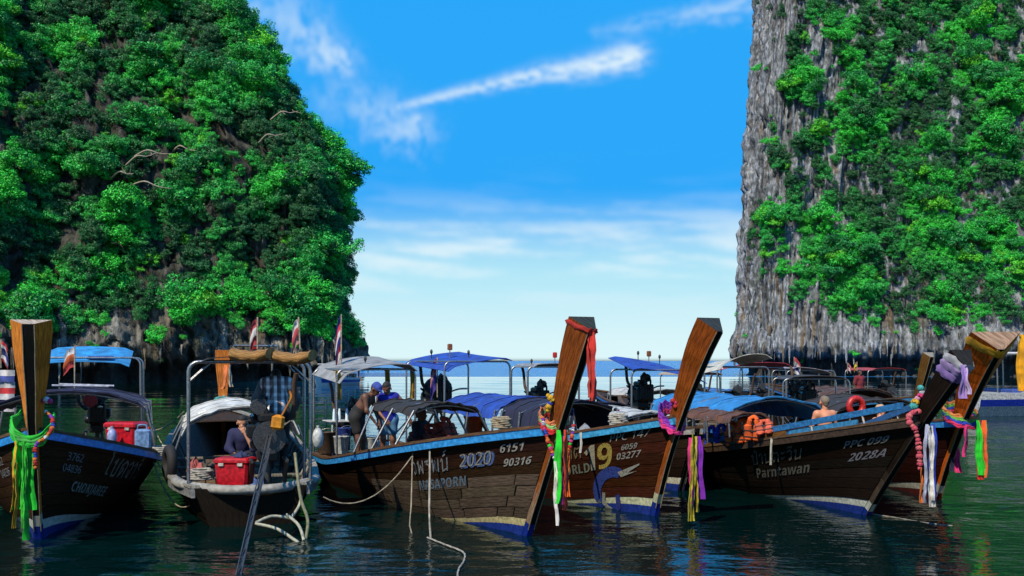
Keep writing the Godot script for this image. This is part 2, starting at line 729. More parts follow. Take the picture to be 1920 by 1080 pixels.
# ---------- foliage ----------
func leaf(v: PackedVector3Array, n: PackedVector3Array, c: PackedColorArray, p: Vector3, nor: Vector3, size: float, tone: float) -> void:
	var a := nor.cross(Vector3(rnd(-1, 1), rnd(-1, 1), rnd(-1, 1))).normalized()
	var b := nor.cross(a)
	var pts := [p - a * size, p + b * size * 0.45 + nor * size * 0.12, p + a * size, p - b * size * 0.45 + nor * size * 0.12]
	for k in [0, 1, 2, 0, 2, 3]:
		v.append(pts[k]); n.append(nor); c.append(Color(tone, tone, tone * 0.9))


func crown_mesh(seed_: int, flat: float, blobs: int, leaves: int) -> ArrayMesh:
	rng.seed = seed_
	var v := PackedVector3Array()
	var n := PackedVector3Array()
	var c := PackedColorArray()
	for i in blobs:
		var f := TAU * i * 0.618 + rnd(-0.4, 0.4)
		var r := sqrt(rng.randf()) * 0.8
		var m := Vector3(cos(f) * r, (1.0 - r * r) * flat * rnd(-0.35, 1.0), sin(f) * r)
		var br := rnd(0.16, 0.40)
		var tone := rnd(0.55, 1.25)
		var squash := rnd(0.5, 0.95)
		for j in int(leaves * (0.4 + br * 2.0)):
			var d := Vector3(rnd(-1, 1), rnd(-0.75, 1), rnd(-1, 1)).normalized()
			var p := m + d * Vector3(1, squash, 1) * br * rnd(0.45, 1.18)
			var nor := (d * 0.7 + Vector3(rnd(-0.8, 0.8), rnd(-0.1, 0.9), rnd(-0.8, 0.8))).normalized()
			leaf(v, n, c, p, nor, rnd(0.032, 0.085), tone * rnd(0.7, 1.3))
	var arr := []
	arr.resize(Mesh.ARRAY_MAX)
	arr[Mesh.ARRAY_VERTEX] = v
	arr[Mesh.ARRAY_NORMAL] = n
	arr[Mesh.ARRAY_COLOR] = c
	var m2 := ArrayMesh.new()
	m2.add_surface_from_arrays(Mesh.PRIMITIVE_TRIANGLES, arr)
	return m2


func leaf_mat(c: Color) -> StandardMaterial3D:
	var key := "leaf %s" % c
	if not mats.has(key):
		var m := StandardMaterial3D.new()
		m.albedo_color = c.linear_to_srgb()
		m.vertex_color_use_as_albedo = true
		m.roughness = 0.55
		m.backlight_enabled = true
		m.backlight = Color(0.35, 0.5, 0.12)
		mats[key] = m
	return mats[key]


func trunk_mesh(seed_: int) -> ArrayMesh:  # a leaning stem with limbs, one unit long
	rng.seed = seed_
	var b := B.new()
	var lean := Vector3(rnd(-0.2, 0.2), 0, rnd(-0.2, 0.2))
	b.tube(curve([Vector3.ZERO, Vector3(0, 0.35, 0.02) + lean * 0.3, Vector3(0, 0.8, 0) + lean], 4), 0.06, 6, 0.03)
	for i in 5:
		var f := TAU * i / 5 + rnd(-0.4, 0.4)
		var o := Vector3(0, rnd(0.45, 0.78), 0) + lean * 0.7
		b.tube(curve([o, o + Vector3(cos(f) * 0.25, 0.15, sin(f) * 0.25), o + Vector3(cos(f) * 0.55, 0.32, sin(f) * 0.55)], 3), 0.026, 5, 0.008)
	return b.mesh()


var crowns := []
var trunks := []
var greens := [Color(0.014, 0.26, 0.065), Color(0.022, 0.41, 0.068), Color(0.034, 0.56, 0.055), Color(0.011, 0.13, 0.040), Color(0.11, 0.58, 0.03)]


func plant_cliff(k: Dictionary, cover: Callable, count: int, trees: int, tree_label: String, group: String, stuff_name: String, stuff_label: String) -> void:
	if crowns.is_empty():
		for i in 4:
			crowns.append(crown_mesh(50 + i, 0.6 + 0.13 * i, 15, 130))
			trunks.append(trunk_mesh(70 + i))
	rng.seed = 300 + int(k.seed)
	var spots := []
	var tries := 0
	while spots.size() < count and tries < count * 30:
		tries += 1
		var u := rng.randf()
		var h := rnd(1.0, k.top_h)
		var want: float = cover.call(u, h)
		if rng.randf() > want:
			continue
		var p := cliff_point(k, u, h)
		var out := cliff_out(k, u, h)
		var grade := noise.get_noise_3d(p.x * 0.09, p.y * 0.09, p.z * 0.09 + 50.0)
		var size: float = (0.65 + 1.35 * pow(rng.randf(), 1.8)) * k.crown * (1.0 + grade * 0.6)
		if want < 0.5:
			size *= 0.7
		spots.append([p + out * size * 0.25 + Vector3(0, size * 0.1, 0), size, out, grade, p])
	# the largest, most open crowns stand as trees of their own
	var order := range(spots.size())
	order.sort_custom(func(a, b): return spots[a][1] > spots[b][1])
	var done := 0
	var rest := []
	for i in order:
		var s: Array = spots[i]
		if done < trees and absf(s[0].x / s[0].z) < 0.55 and s[0].y < -s[0].z * 0.36 + 2.0:
			done += 1
			var t := thing("cliff_tree", tree_label, "tree", s[4] - s[2] * 0.3, rnd(0, TAU), group)
			var kind := rng.randi() % 4
			var reach: Vector3 = t.transform.affine_inverse() * (s[4] + s[2] * s[1] * 0.75 + Vector3(0, s[1] * 0.55, 0))
			var tr := inst("trunk", trunks[kind], M(Color(0.16, 0.14, 0.11), 0.9, 0.0, "paint"), t)
			var up := reach.normalized()
			var sx := up.cross(Vector3.FORWARD).normalized()
			tr.basis = Basis(sx, up, sx.cross(up)) * Basis.from_scale(Vector3.ONE * reach.length() * 1.15)
			var g := rng.randi() % 3 if rng.randf() < 0.82 else (3 if rng.randf() < 0.5 else 4)
			var cr := inst("crown", crowns[kind], leaf_mat(greens[g]), t)
			cr.transform = Transform3D(Basis.from_euler(Vector3(rnd(-0.25, 0.25), rnd(0, TAU), rnd(-0.25, 0.25))).scaled(Vector3(1, rnd(0.8, 1.1), 1) * s[1] * 1.12), reach)
		else:
			rest.append(s)
	for kind in 4:
		var mine := []
		for i in rest.size():
			if i % 4 == kind:
				mine.append(rest[i])
		var mm := MultiMesh.new()
		mm.transform_format = MultiMesh.TRANSFORM_3D
		mm.use_colors = true
		mm.mesh = crowns[kind]
		mm.instance_count = mine.size()
		for i in mine.size():
			var s: Array = mine[i]
			var lean: Vector3 = (Vector3.UP + s[2] * rnd(0.2, 0.9)).normalized()
			var side := lean.cross(Vector3(0.3, 0.1, 0.9)).normalized()
			var bs := Basis(side, lean, side.cross(lean)) * Basis(Vector3.UP, rnd(0, TAU))
			mm.set_instance_transform(i, Transform3D(bs.scaled(Vector3.ONE * s[1]), s[0]))
			var pick := clampf(s[3] * 1.9 + 0.45 + rnd(-0.38, 0.38), 0.0, 1.0)
			var c: Color = greens[3].lerp(greens[1], smoothstep(0.1, 0.6, pick)).lerp(greens[2], smoothstep(0.6, 1.0, pick))
			if rng.randf() < 0.02:
				c = greens[4]
			mm.set_instance_color(i, c)
		var o := MultiMeshInstance3D.new()
		o.multimesh = mm
		o.material_override = leaf_mat(Color.WHITE)
		o.name = numbered(stuff_name)
		add_child(o)
		o.set_meta("kind", "stuff")
		tag(o, stuff_label, "foliage")


func build_cliffs() -> void:
	noise.seed = 7
	noise.frequency = 1.0
	noise.fractal_octaves = 3
	var left := {
		"base": [Vector2(-66, 100), Vector2(-58, 114), Vector2(-44, 125), Vector2(-29.5, 130), Vector2(-23.6, 133), Vector2(-22.0, 138), Vector2(-23, 148), Vector2(-32, 170)],
		"mid": [Vector2(-68, 108), Vector2(-59.5, 121), Vector2(-46, 130), Vector2(-32, 134), Vector2(-26.0, 136.5), Vector2(-24.4, 142), Vector2(-25.4, 150), Vector2(-34, 172)],
		"top": [Vector2(-74, 128), Vector2(-67, 136), Vector2(-60, 142), Vector2(-53.5, 145), Vector2(-48.5, 147), Vector2(-47, 150), Vector2(-47.5, 156), Vector2(-52, 175)],
		"mid_h": 27.0, "top_h": 62.0, "bend": 1.1, "length": 110.0, "side": 1.0, "seed": 10.0, "chip": 1.0, "planted_dark": 0.72, "rough": 1.3, "lip": 2.2, "notch": 3.2, "nu": 320, "nh": 190, "crown": 0.96,
		"dark": Color(0.07, 0.07, 0.068), "mid_c": Color(0.30, 0.30, 0.275), "pale": Color(0.85, 0.84, 0.74), "inland": Vector2(-75, 175),
	}
	make_cliff(left, "left_cliff", "steep grey limestone cliff hung with jungle at the left of the bay")
	var right := {
		"base": [Vector2(56, 240), Vector2(44.5, 205), Vector2(40.4, 192), Vector2(40.0, 184), Vector2(43.2, 179), Vector2(54, 176), Vector2(68, 172), Vector2(86, 165), Vector2(104, 154)],
		"mid": [Vector2(58, 242), Vector2(46.8, 207), Vector2(42.6, 194), Vector2(42.2, 186), Vector2(45, 181), Vector2(56, 180), Vector2(70, 178), Vector2(88, 173), Vector2(107, 163)],
		"top": [Vector2(61, 246), Vector2(50.5, 211), Vector2(46.4, 199), Vector2(46.2, 191), Vector2(49, 187), Vector2(60, 189), Vector2(75, 190), Vector2(94, 187), Vector2(113, 178)],
		"mid_h": 34.0, "top_h": 78.0, "bend": 1.2, "length": 150.0, "side": 1.0, "seed": 31.0, "chip": 0.4, "planted_dark": 0.0, "rough": 1.1, "lip": 3.2, "notch": 3.0, "nu": 420, "nh": 220, "crown": 0.88,
		"dark": Color(0.15, 0.165, 0.195), "mid_c": Color(0.50, 0.57, 0.68), "pale": Color(0.76, 0.82, 0.90), "inland": Vector2(95, 235),
	}
	make_cliff(right, "right_cliff", "tall sheer grey limestone cliff with green slopes at the right of the bay")
	rng.seed = 88
	for e in [[0.275, 26.0, 3.4], [0.285, 27.2, 4.2], [0.28, 23.6, 4.6], [0.26, 24.4, 2.4], [0.33, 28.6, 3.0], [0.45, 30.0, 3.0], [0.52, 33.5, 3.2]]:
		var p := cliff_point(left, e[0], e[1])
		var o := cliff_out(left, e[0], e[1])
		var b := B.new()
		var tipv: Vector3 = o * 2.2 + Vector3(rnd(0.3, 1.0), rnd(-0.1, 0.3), 0).normalized() * e[2]
		b.tube(curve([o * 0.2, o * 1.6 + tipv * 0.3 + Vector3(0, 0.4, 0), tipv * 0.65 + o * 0.8, tipv], 4), 0.13, 6, 0.03)
		for i in 4:
			var q: Vector3 = tipv * rnd(0.35, 0.85) + o * 0.9
			b.tube([q, q + Vector3(rnd(-0.8, 1.2), rnd(-0.3, 1.0), rnd(-0.2, 0.8))], 0.05, 5, 0.015)
		lone("dead_branch", b, M(Color(0.46, 0.40, 0.33), 0.9, 0.0, "paint"), "bare pale dead branch sticking out of the left cliff's foliage", "branch", p + o * 1.2, 0.0, "dead branches on the left cliff")
	plant_cliff(left, func(u, h):
		var c := smoothstep(5.0, 9.0, h + noise.get_noise_3d(u * 40.0, 3.0, 0.0) * 5.0)
		c *= 1.0 if noise.get_noise_3d(u * 16.0, h * 0.13, 77.0) > -0.36 else 0.12
		return clampf(c + 0.012, 0.0, 1.0), 6600, 130, "green jungle tree rooted in the left limestone cliff", "trees on the left cliff", "left_cliff_foliage", "dense green jungle foliage covering the left cliff")
	plant_cliff(right, func(u, h):
		var along: float = (u - 0.42) / 0.5   # 0 at the sheer corner, 1 far to the right
		var line := 0.15 + 0.16 * smoothstep(20.0, 5.0, h) + 0.05 * sin(h * 0.2)
		var c := smoothstep(line - 0.08, line + 0.22, along + noise.get_noise_3d(u * 22.0, h * 0.07, 5.0) * 0.34)
		c *= smoothstep(7.0, 12.0, h + noise.get_noise_3d(u * 45.0, 1.0, 9.0) * 5.0)
		c *= 1.0 if noise.get_noise_3d(u * 20.0, h * 0.085, 99.0) > lerpf(0.04, -0.42, smoothstep(0.2, 0.6, along)) else 0.03
		c = maxf(c, 0.9 * exp(-pow((h - 26.0) / 3.6, 2.0)) * smoothstep(-0.06, 0.0, along) * smoothstep(0.24, 0.12, along))
		c = maxf(c, 0.8 * exp(-pow((h - 40.0 + along * 20.0) / 2.6, 2.0)) * smoothstep(0.08, 0.14, along) * smoothstep(0.3, 0.2, along))
		return clampf(c + (0.05 if along > -0.06 and noise.get_noise_3d(u * 30.0, h * 0.16, 44.0) > 0.25 else 0.004), 0.0, 1.0), 5400, 130, "green tree clinging to the right limestone cliff", "trees on the right cliff", "right_cliff_foliage", "green trees and scrub spreading over the right cliff")


# ---------- long-tail boats ----------
# Boat axes: x across, y up from the water, +z towards the bow; z = 0 where the stem meets the water.
class Boat:
	var node: Node3D
	var o: Dictionary

	func sheer(s_: float) -> float:
		var s := clampf(s_, 0.0, 1.0)
		return o.hs + (o.hb - o.hs) * pow(1.0 - s, o.get("e", 1.35)) + 0.10 * smoothstep(0.8, 1.0, s)

	func stem(y: float) -> float:  # how far forward the stem line is at height y
		if y < 0.0:
			return y * 0.75 * o.fg / o.hb
		var a: float = y * (y - o.yt) / (o.hb * (o.hb - o.yt)) * o.fg
		var b: float = y * (y - o.hb) / (o.yt * (o.yt - o.hb)) * o.ft
		return a + b

	func beam(s_: float) -> float:
		var s := clampf(s_, 0.0, 1.0)
		var m: float = o.get("mid", 0.5)
		if s < m:
			return 1.0 - pow(1.0 - s / m, 2.1)
		return 1.0 - (1.0 - o.get("aft", 0.72)) * pow((s - m) / (1.0 - m), o.get("aft_e", 1.8))

	func hull(s: float, y: float, side: float) -> Vector3:
		var bot := -0.4
		var t: float = clampf((y - bot) / (sheer(s) - bot), 0.0, 1.15)
		var k := lerpf(0.95, 0.42, smoothstep(0.0, 0.4, s))
		var b: float = o.B * beam(s) * (0.05 + 0.95 * pow(t, k)) + 0.07
		return Vector3(side * b, y, stem(y) * pow(1.0 - s, 3.0) - o.L * s)

	func out(s: float, y: float, side: float) -> Vector3:
		var a := hull(minf(s + 0.01, 1.0), y, side) - hull(maxf(s - 0.01, 0.0), y, side)
		var b := hull(s, y + 0.02, side) - hull(s, y - 0.02, side)
		var n := a.cross(b).normalized()
		return n if n.x * side > 0.0 else -n

	func rim(s: float, side: float, up := 0.0, off := 0.0) -> Vector3:
		var p := hull(s, sheer(s), side)
		return p + Vector3(side * off, up, 0)

	func put(p: Vector3) -> Vector3:
		return node.transform * p

	func l2s(l: float) -> float:
		return l / float(o.L)


func line_tone(base: Color, spread: float) -> Color:
	var k := 1.0 + rnd(-spread, spread)
	return Color(base.r * k, base.g * k * rnd(0.96, 1.04), base.b * k)


func make_boat(called: String, label: String, o: Dictionary, group := "long-tail boats moored in a row") -> Boat:
	var bt := Boat.new()
	bt.o = o
	var a := deg_to_rad(o.a)
	bt.node = thing(called, label, "boat", V(o.x, 0, o.d), -a, group)
	var n := bt.node
	var hullwood := wood(Color.WHITE, 0.62)
	var steps: int = o.get("steps", 26)
	var rows: int = o.get("rows", 7)
	var hue: Color = o.get("hull", Color(0.030, 0.018, 0.010))
	# bottom paint, boot stripe, then planks up to the rail
	var blue_top := func(s): return lerpf(0.15, -0.10, smoothstep(0.0, 0.33, s))
	var white_top := func(s): return lerpf(o.get("stripe", 0.29), -0.02, smoothstep(0.0, 0.30, s))
	for side in [-1.0, 1.0]:
		var bands := [["bottom_paint", func(s): return -0.35, blue_top, o.get("bottom", Color(0.01, 0.035, 0.28))], ["boot_stripe", blue_top, white_top, o.get("boot", Color(0.62, 0.62, 0.5))]]
		for bd in bands:
			var g := []
			for i in steps + 1:
				var s := float(i) / steps
				var row := PackedVector3Array()
				for f in [0.0, 0.5, 1.0]:
					var y := lerpf(bd[1].call(s), bd[2].call(s), f)
					row.append(bt.hull(s, y, side))
				g.append(row)
			if side > 0:
				for r in g:
					r.reverse()
			var b := B.new()
			b.slab(g, 0.02)
			part(bd[0], b, paint(bd[3], 0.5), n)
		var worn: int = o.get("worn", 0)
		for k in rows:
			# some strakes are made of several butted lengths
			var cuts := [0.0, 1.0]
			if k < worn:
				cuts = [0.0]
				var s := rnd(0.03, 0.06)
				while s < 0.62:
					cuts.append(s)
					s += rnd(0.04, 0.16)
				cuts.append(1.0)
			elif o.get("butts", true):
				cuts = [0.0, rnd(0.3, 0.7), 1.0]
			for c in cuts.size() - 1:
				var s0: float = cuts[c]
				var s1: float = cuts[c + 1]
				var m := maxi(2, int(steps * (s1 - s0)))
				var g := []
				var proud := rnd(0.0, 0.010) + 0.004 * (k % 2)
				for i in m + 1:
					var s := lerpf(s0 + (0.0015 if c > 0 else 0.0), s1 - (0.0015 if s1 < 1.0 else 0.0), float(i) / m)
					var lo: float = white_top.call(s)
					var hi := bt.sheer(s)
					var row := PackedVector3Array()
					for f in [0.035, 0.5, 0.965]:
						var y := lerpf(lo, hi, (k + f) / rows)
						row.append(bt.hull(s, y, side) + bt.out(s, y, side) * (proud if proud < 0.012 else 0.012))
					g.append(row)
				if side > 0:
					for r in g:
						r.reverse()
				var b := B.new()
				b.c = line_tone(hue, 0.35)
				if k < worn and s1 < 0.63 and rng.randf() < 0.9:
					b.c = line_tone(Color(0.115, 0.084, 0.060), 0.3)
				b.slab(g, 0.025)
				part("plank", b, hullwood, n)
		# dark caulk behind the joints
		var lin := []
		for i in steps + 1:
			var s := float(i) / steps
			var row := PackedVector3Array()
			for f in 6:
				row.append(bt.hull(s, lerpf(-0.36, bt.sheer(s), f / 5.0), side) - Vector3(side * 0.028, 0, 0))
			lin.append(row)
		if side > 0:
			for r in lin:
				r.reverse()
		var lb := B.new()
		lb.c = o.get("lining", Color(0.15, 0.105, 0.07))
		lb.slab(lin, 0.01)
		part("hull_lining", lb, hullwood, n)
		# painted rail and its cap
		var rs := []
		var cs := []
		for i in steps + 1:
			var s := float(i) / steps
			var p := bt.rim(s, side)
			var w: float = o.get("rail_h", 0.12)
			rs.append(PackedVector3Array([p + Vector3(side * 0.045, -w, 0), p + Vector3(side * 0.05, -0.01, 0), p + Vector3(-side * 0.01, -0.01, 0), p + Vector3(-side * 0.01, -w, 0)]))
			cs.append(PackedVector3Array([p + Vector3(side * 0.065, -0.008, 0), p + Vector3(side * 0.06, 0.035, 0), p + Vector3(-side * 0.08, 0.035, 0), p + Vector3(-side * 0.085, -0.008, 0)]))
		var rb := B.new()
		rb.loft(rs, true, true, false)
		part("rail", rb, paint(o.get("rail", Color(0.03, 0.20, 0.62)), 0.4), n)
		var cb := B.new()
		cb.c = line_tone(o.get("cap", Color(0.16, 0.09, 0.05)), 0.1)
		cb.loft(cs, true, true, false)
		part("rail_cap", cb, hullwood, n)
	# transom
	var tb := B.new()
	tb.c = hue
	var tg := []
	for i in 7:
		var y := lerpf(-0.35, bt.sheer(1.0) - 0.02, i / 6.0)
		var p := bt.hull(1.0, y, 1.0)
		tg.append(PackedVector3Array([Vector3(-p.x, y, p.z), Vector3(-p.x * 0.4, y, p.z - 0.03), Vector3(p.x * 0.4, y, p.z - 0.03), Vector3(p.x, y, p.z)]))
	tb.slab(tg, 0.03, false)
	part("transom", tb, hullwood, n)
	# floor boards, benches, foredeck
	var fl := Color(0.24, 0.17, 0.11)
	for k in 5:
		var g := []
		for i in 9:
			var s := lerpf(0.14, 0.985, i / 8.0)
			var y: float = o.get("floor", 0.22)
			var wd: float = bt.hull(s, y, 1.0).x - 0.06
			g.append(PackedVector3Array([Vector3(lerpf(-wd, wd, (k + 0.03) / 5.0), y, -o.L * s), Vector3(lerpf(-wd, wd, (k + 0.97) / 5.0), y, -o.L * s)]))
		var b := B.new()
		b.c = line_tone(fl, 0.3)
		b.slab(g, 0.025, false)
		part("floor_board", b, hullwood, n)
	for s in o.get("benches", [0.3, 0.42, 0.54, 0.66]):
		var y := bt.sheer(s) - 0.28
		var b := B.new()
		b.c = line_tone(Color(0.22, 0.20, 0.18), 0.3)
		b.box(Vector3(0, y, -o.L * s), Vector3(bt.hull(s, y, 1.0).x * 2.0 - 0.04, 0.04, 0.3), Basis(), 0.008)
		part("bench", b, hullwood, n)
	var fd := []
	for i in 6:
		var s := lerpf(0.012, 0.17, i / 5.0)
		var y := bt.sheer(s) - 0.05
		var p := bt.hull(s, y, 1.0)
		fd.append(PackedVector3Array([Vector3(-p.x + 0.03, y, p.z), Vector3(0, y + 0.02, p.z), Vector3(p.x - 0.03, y, p.z)]))
	var db := B.new()
	db.c = Color(0.07, 0.045, 0.03)
	db.slab(fd, 0.025, false)
	part("foredeck", db, hullwood, n)
	if o.get("post", true):
		make_stem(bt)
	return bt


func stem_ring(bt: Boat, y: float, more := 0.0) -> Array:  # the four corners of the stem post at height y
	var o := bt.o
	var z := bt.stem(y)
	var dz := bt.stem(y + 0.02) - bt.stem(y - 0.02)
	var tan := Vector3(0, 0.04, dz).normalized()
	var back := Vector3(0, tan.z, -tan.y)
	var g: float = smoothstep(0.75 * o.hb, o.yt, y)
	var wf: float = lerpf(0.045, o.get("wf", 0.055), g) + more
	var wb: float = lerpf(0.085, o.get("wb", 0.2), g) + more
	var dp: float = lerpf(0.20, o.get("dp", 0.30), g) + more
	var wob := noise.get_noise_2d(y * 2.6, o.x * 3.0) * 0.008
	var p := Vector3(wob, y, z) - back * (0.10 + more)
	return [p + Vector3(-wf, 0, 0), p + Vector3(wf, 0, 0), p + back * (dp + more) + Vector3(wb, 0, 0), p + back * (dp + more) + Vector3(-wb, 0, 0)]


func post_wrap(label: String, bt: Boat, y0: float, y1: float, colours: Array) -> void:
	# cloth wound tight round a prow between two heights
	var t := thing("tied_cloth", label, "cloth", Vector3.ZERO, 0.0, "cloths tied round prow tops")
	t.transform = bt.node.transform
	var n := colours.size()
	for k in n:
		var rings := []
		for i in 7:
			var f := (k + i / 6.0 * 1.06) / n
			var ring := PackedVector3Array()
			for j in 20:
				var e := j / 5
				var w := (j % 5) / 5.0
				var swell := 0.010 + 0.012 * sin(i * PI / 6.0) + 0.006 * sin(j * 2.3 + i * 1.4 + k)
				var c := stem_ring(bt, lerpf(y0, y1, f) + 0.035 * sin(j * TAU / 20.0 + 1.0) + 0.012 * sin(j * 1.7 + k * 2.0), swell)
				ring.append(c[e].lerp(c[(e + 1) % 4], w))
			rings.append(ring)
		var b := B.new()
		b.loft(rings, true, false)
		part("cloth_band", b, cloth(colours[k]), t)


func make_stem(bt: Boat) -> void:
	var o := bt.o
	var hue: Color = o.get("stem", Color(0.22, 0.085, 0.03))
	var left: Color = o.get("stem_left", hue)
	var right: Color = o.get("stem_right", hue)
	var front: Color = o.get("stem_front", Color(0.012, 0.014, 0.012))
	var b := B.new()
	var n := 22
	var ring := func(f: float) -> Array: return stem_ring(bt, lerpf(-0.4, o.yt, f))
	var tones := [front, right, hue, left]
	var pale := Color(0.36, 0.27, 0.19)
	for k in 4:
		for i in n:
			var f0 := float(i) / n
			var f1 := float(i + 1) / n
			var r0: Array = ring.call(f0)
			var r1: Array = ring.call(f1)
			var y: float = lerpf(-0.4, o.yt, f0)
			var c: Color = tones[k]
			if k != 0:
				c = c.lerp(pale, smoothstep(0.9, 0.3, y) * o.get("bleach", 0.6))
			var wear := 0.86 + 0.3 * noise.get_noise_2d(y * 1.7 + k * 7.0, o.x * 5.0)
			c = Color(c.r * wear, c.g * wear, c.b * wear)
			if y < 0.14:
				c = o.get("bottom", Color(0.01, 0.035, 0.28))
			elif y < o.get("stripe", 0.29) - 0.03:
				c = o.get("boot", Color(0.62, 0.62, 0.5))
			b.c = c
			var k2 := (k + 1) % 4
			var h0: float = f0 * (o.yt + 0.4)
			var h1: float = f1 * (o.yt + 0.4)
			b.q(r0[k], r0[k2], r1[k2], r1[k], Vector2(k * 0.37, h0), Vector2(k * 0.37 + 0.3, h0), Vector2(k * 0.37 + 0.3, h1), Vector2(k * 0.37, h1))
	var top: Array = ring.call(1.0)
	b.c = o.get("stem_top", Color(0.30, 0.24, 0.18))
	b.q(top[0], top[1], top[2], top[3], Vector2(0, 0), Vector2(0.1, 0), Vector2(0.3, 0.3), Vector2(0, 0.3))
	var low: Array = ring.call(0.0)
	b.q(low[3], low[2], low[1], low[0])
	b.fix(0)
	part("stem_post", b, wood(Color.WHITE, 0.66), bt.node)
	# cap edge: worn light line along the front corners
	for k in [0, 1]:
		var e := B.new()
		var pts := []
		for i in 12:
			pts.append(ring.call(lerpf(0.16, 0.995, i / 11.0))[k] + Vector3(0.003 * (k * 2 - 1), 0, 0.002))
		e.tube(pts, 0.009, 5)
		part("stem_edging", e, paint(o.get("edge", Color(0.30, 0.24, 0.15)), 0.6), bt.node)


func post_at(bt: Boat, y: float, back := 0.05) -> Vector3:  # a point inside the stem post, boat axes
	var dz := bt.stem(y + 0.02) - bt.stem(y - 0.02)
	var tan := Vector3(0, 0.04, dz).normalized()
	return Vector3(0, y, bt.stem(y)) + Vector3(0, tan.z, -tan.y) * back


func canopy(bt: Boat, l0: float, l1: float, hw: float, y: float, rise: float, mat: Material, droop := 0.12, called := "canopy", x0 := 0.0, posts := 3, tilt := 0.0) -> void:
	var g := []
	var ni := 14
	var nj := 16
	for i in ni + 1:
		var row := PackedVector3Array()
		var fi := float(i) / ni
		for j in nj + 1:
			var f := float(j) / nj * 2.0 - 1.0
			var yy := y + rise * (1.0 - f * f) + tilt * f
			var e := smoothstep(0.86, 1.0, absf(f))
			yy -= droop * e
			yy += noise.get_noise_3d(f * 3.0 + l0, fi * 4.0, y * 9.0) * 0.05 * (1.0 - e * 0.4) - 0.035 * absf(sin(fi * PI * posts))
			row.append(Vector3(x0 + f * hw * (1.0 - e * 0.02), yy, -lerpf(l0, l1, fi)))
		g.append(row)
	var b := B.new()
	b.slab(g, 0.012)
	var cl := part(called, b, mat, bt.node)
	for fi in [0, ni / 3, ni - ni / 3, ni]:  # sewn seams and hems
		var sp := []
		for j in nj + 1:
			sp.append(g[fi][j] + Vector3(0, 0.010, 0))
		var sb := B.new()
		sb.tube(sp, 0.011, 4)
		part("seam", sb, mat, cl)
	for i in posts:
		var l := lerpf(l0 + 0.08, l1 - 0.08, float(i) / maxi(posts - 1, 1))
		var s := bt.l2s(l)
		for side in [-1.0, 1.0]:
			var foot := bt.rim(clampf(s, 0.0, 1.0), side, -0.02, -0.03)
			foot.z = -l
			if x0 != 0.0:
				foot = Vector3(x0 + side * hw * 0.9, bt.sheer(s), -l)
			var t := B.new()
			t.tube([foot, Vector3(x0 + side * hw * 0.96, y + tilt * side, -l)], 0.022, 6)
			part("canopy_post", t, steel(), bt.node)
		var hoop := []
		for j in 13:
			var f := j / 6.0 - 1.0
			hoop.append(Vector3(x0 + f * hw * 0.97, y + rise * (1.0 - f * f) - 0.045 + tilt * f, -l))
		var hb := B.new()
		hb.tube(hoop, 0.018, 5)
		part("canopy_hoop", hb, steel(), bt.node)


func stern_frame(bt: Boat, l0: float, l1: float, hw: float, top: float, roof_mat: Material, o := {}) -> void:
	var pm: Material = o.get("pipe", steel())
	var lean: float = o.get("lean", 0.0)
	for l in [l0, l1]:
		var s := clampf(bt.l2s(l), 0.0, 1.0)
		var b := B.new()
		var y0 := bt.sheer(s) - 0.1
		var pts := []
		var z: float = -l
		var zt := z + lean * (1.0 if l == l0 else 0.3)
		var r := 0.16
		pts = [Vector3(-hw, y0, z), Vector3(-hw, top - r, zt)]
		for k in range(1, 5):
			var a := PI / 2 * k / 4
			pts.append(Vector3(-hw + r - cos(a) * r, top - r + sin(a) * r, zt))
		pts.append(Vector3(hw - r, top, zt))
		for k in range(1, 5):
			var a := PI / 2 * k / 4
			pts.append(Vector3(hw - r + sin(a) * r, top - r + cos(a) * r, zt))
		pts.append(Vector3(hw, y0, z))
		b.tube(pts, o.get("r", 0.023), 7)
		part("frame_pipe", b, pm, bt.node)
	for side in [-1.0, 1.0]:
		var b := B.new()
		b.tube([Vector3(side * hw * 0.8, top + 0.0, -l0 + lean), Vector3(side * hw * 0.8, top + 0.0, -l1 + lean * 0.3)], 0.02, 6)
		part("frame_pipe", b, pm, bt.node)
	var rw: float = o.get("roof_hw", hw * 0.86)
	var sg: float = o.get("sag", 0.05)
	var g := []
	for i in 11:
		var row := PackedVector3Array()
		for j in 11:
			var f := j / 5.0 - 1.0
			var h := i / 10.0
			var yy: float = top + 0.045 + o.get("rise", 0.05) * (1.0 - f * f) - sg * sin(h * PI) * (1.0 - f * f) + o.get("tilt", 0.0) * f + o.get("pitch", 0.0) * (h - 0.5)
			yy -= o.get("droop", 0.06) * smoothstep(0.8, 1.0, absf(f))
			row.append(Vector3(f * rw, yy, -lerpf(l0 - 0.15, l1 + 0.15, h) + lean * (1.0 - 0.7 * h)))
		g.append(row)
	var b2 := B.new()
	b2.slab(g, o.get("th", 0.015))
	part("stern_roof", b2, roof_mat, bt.node)


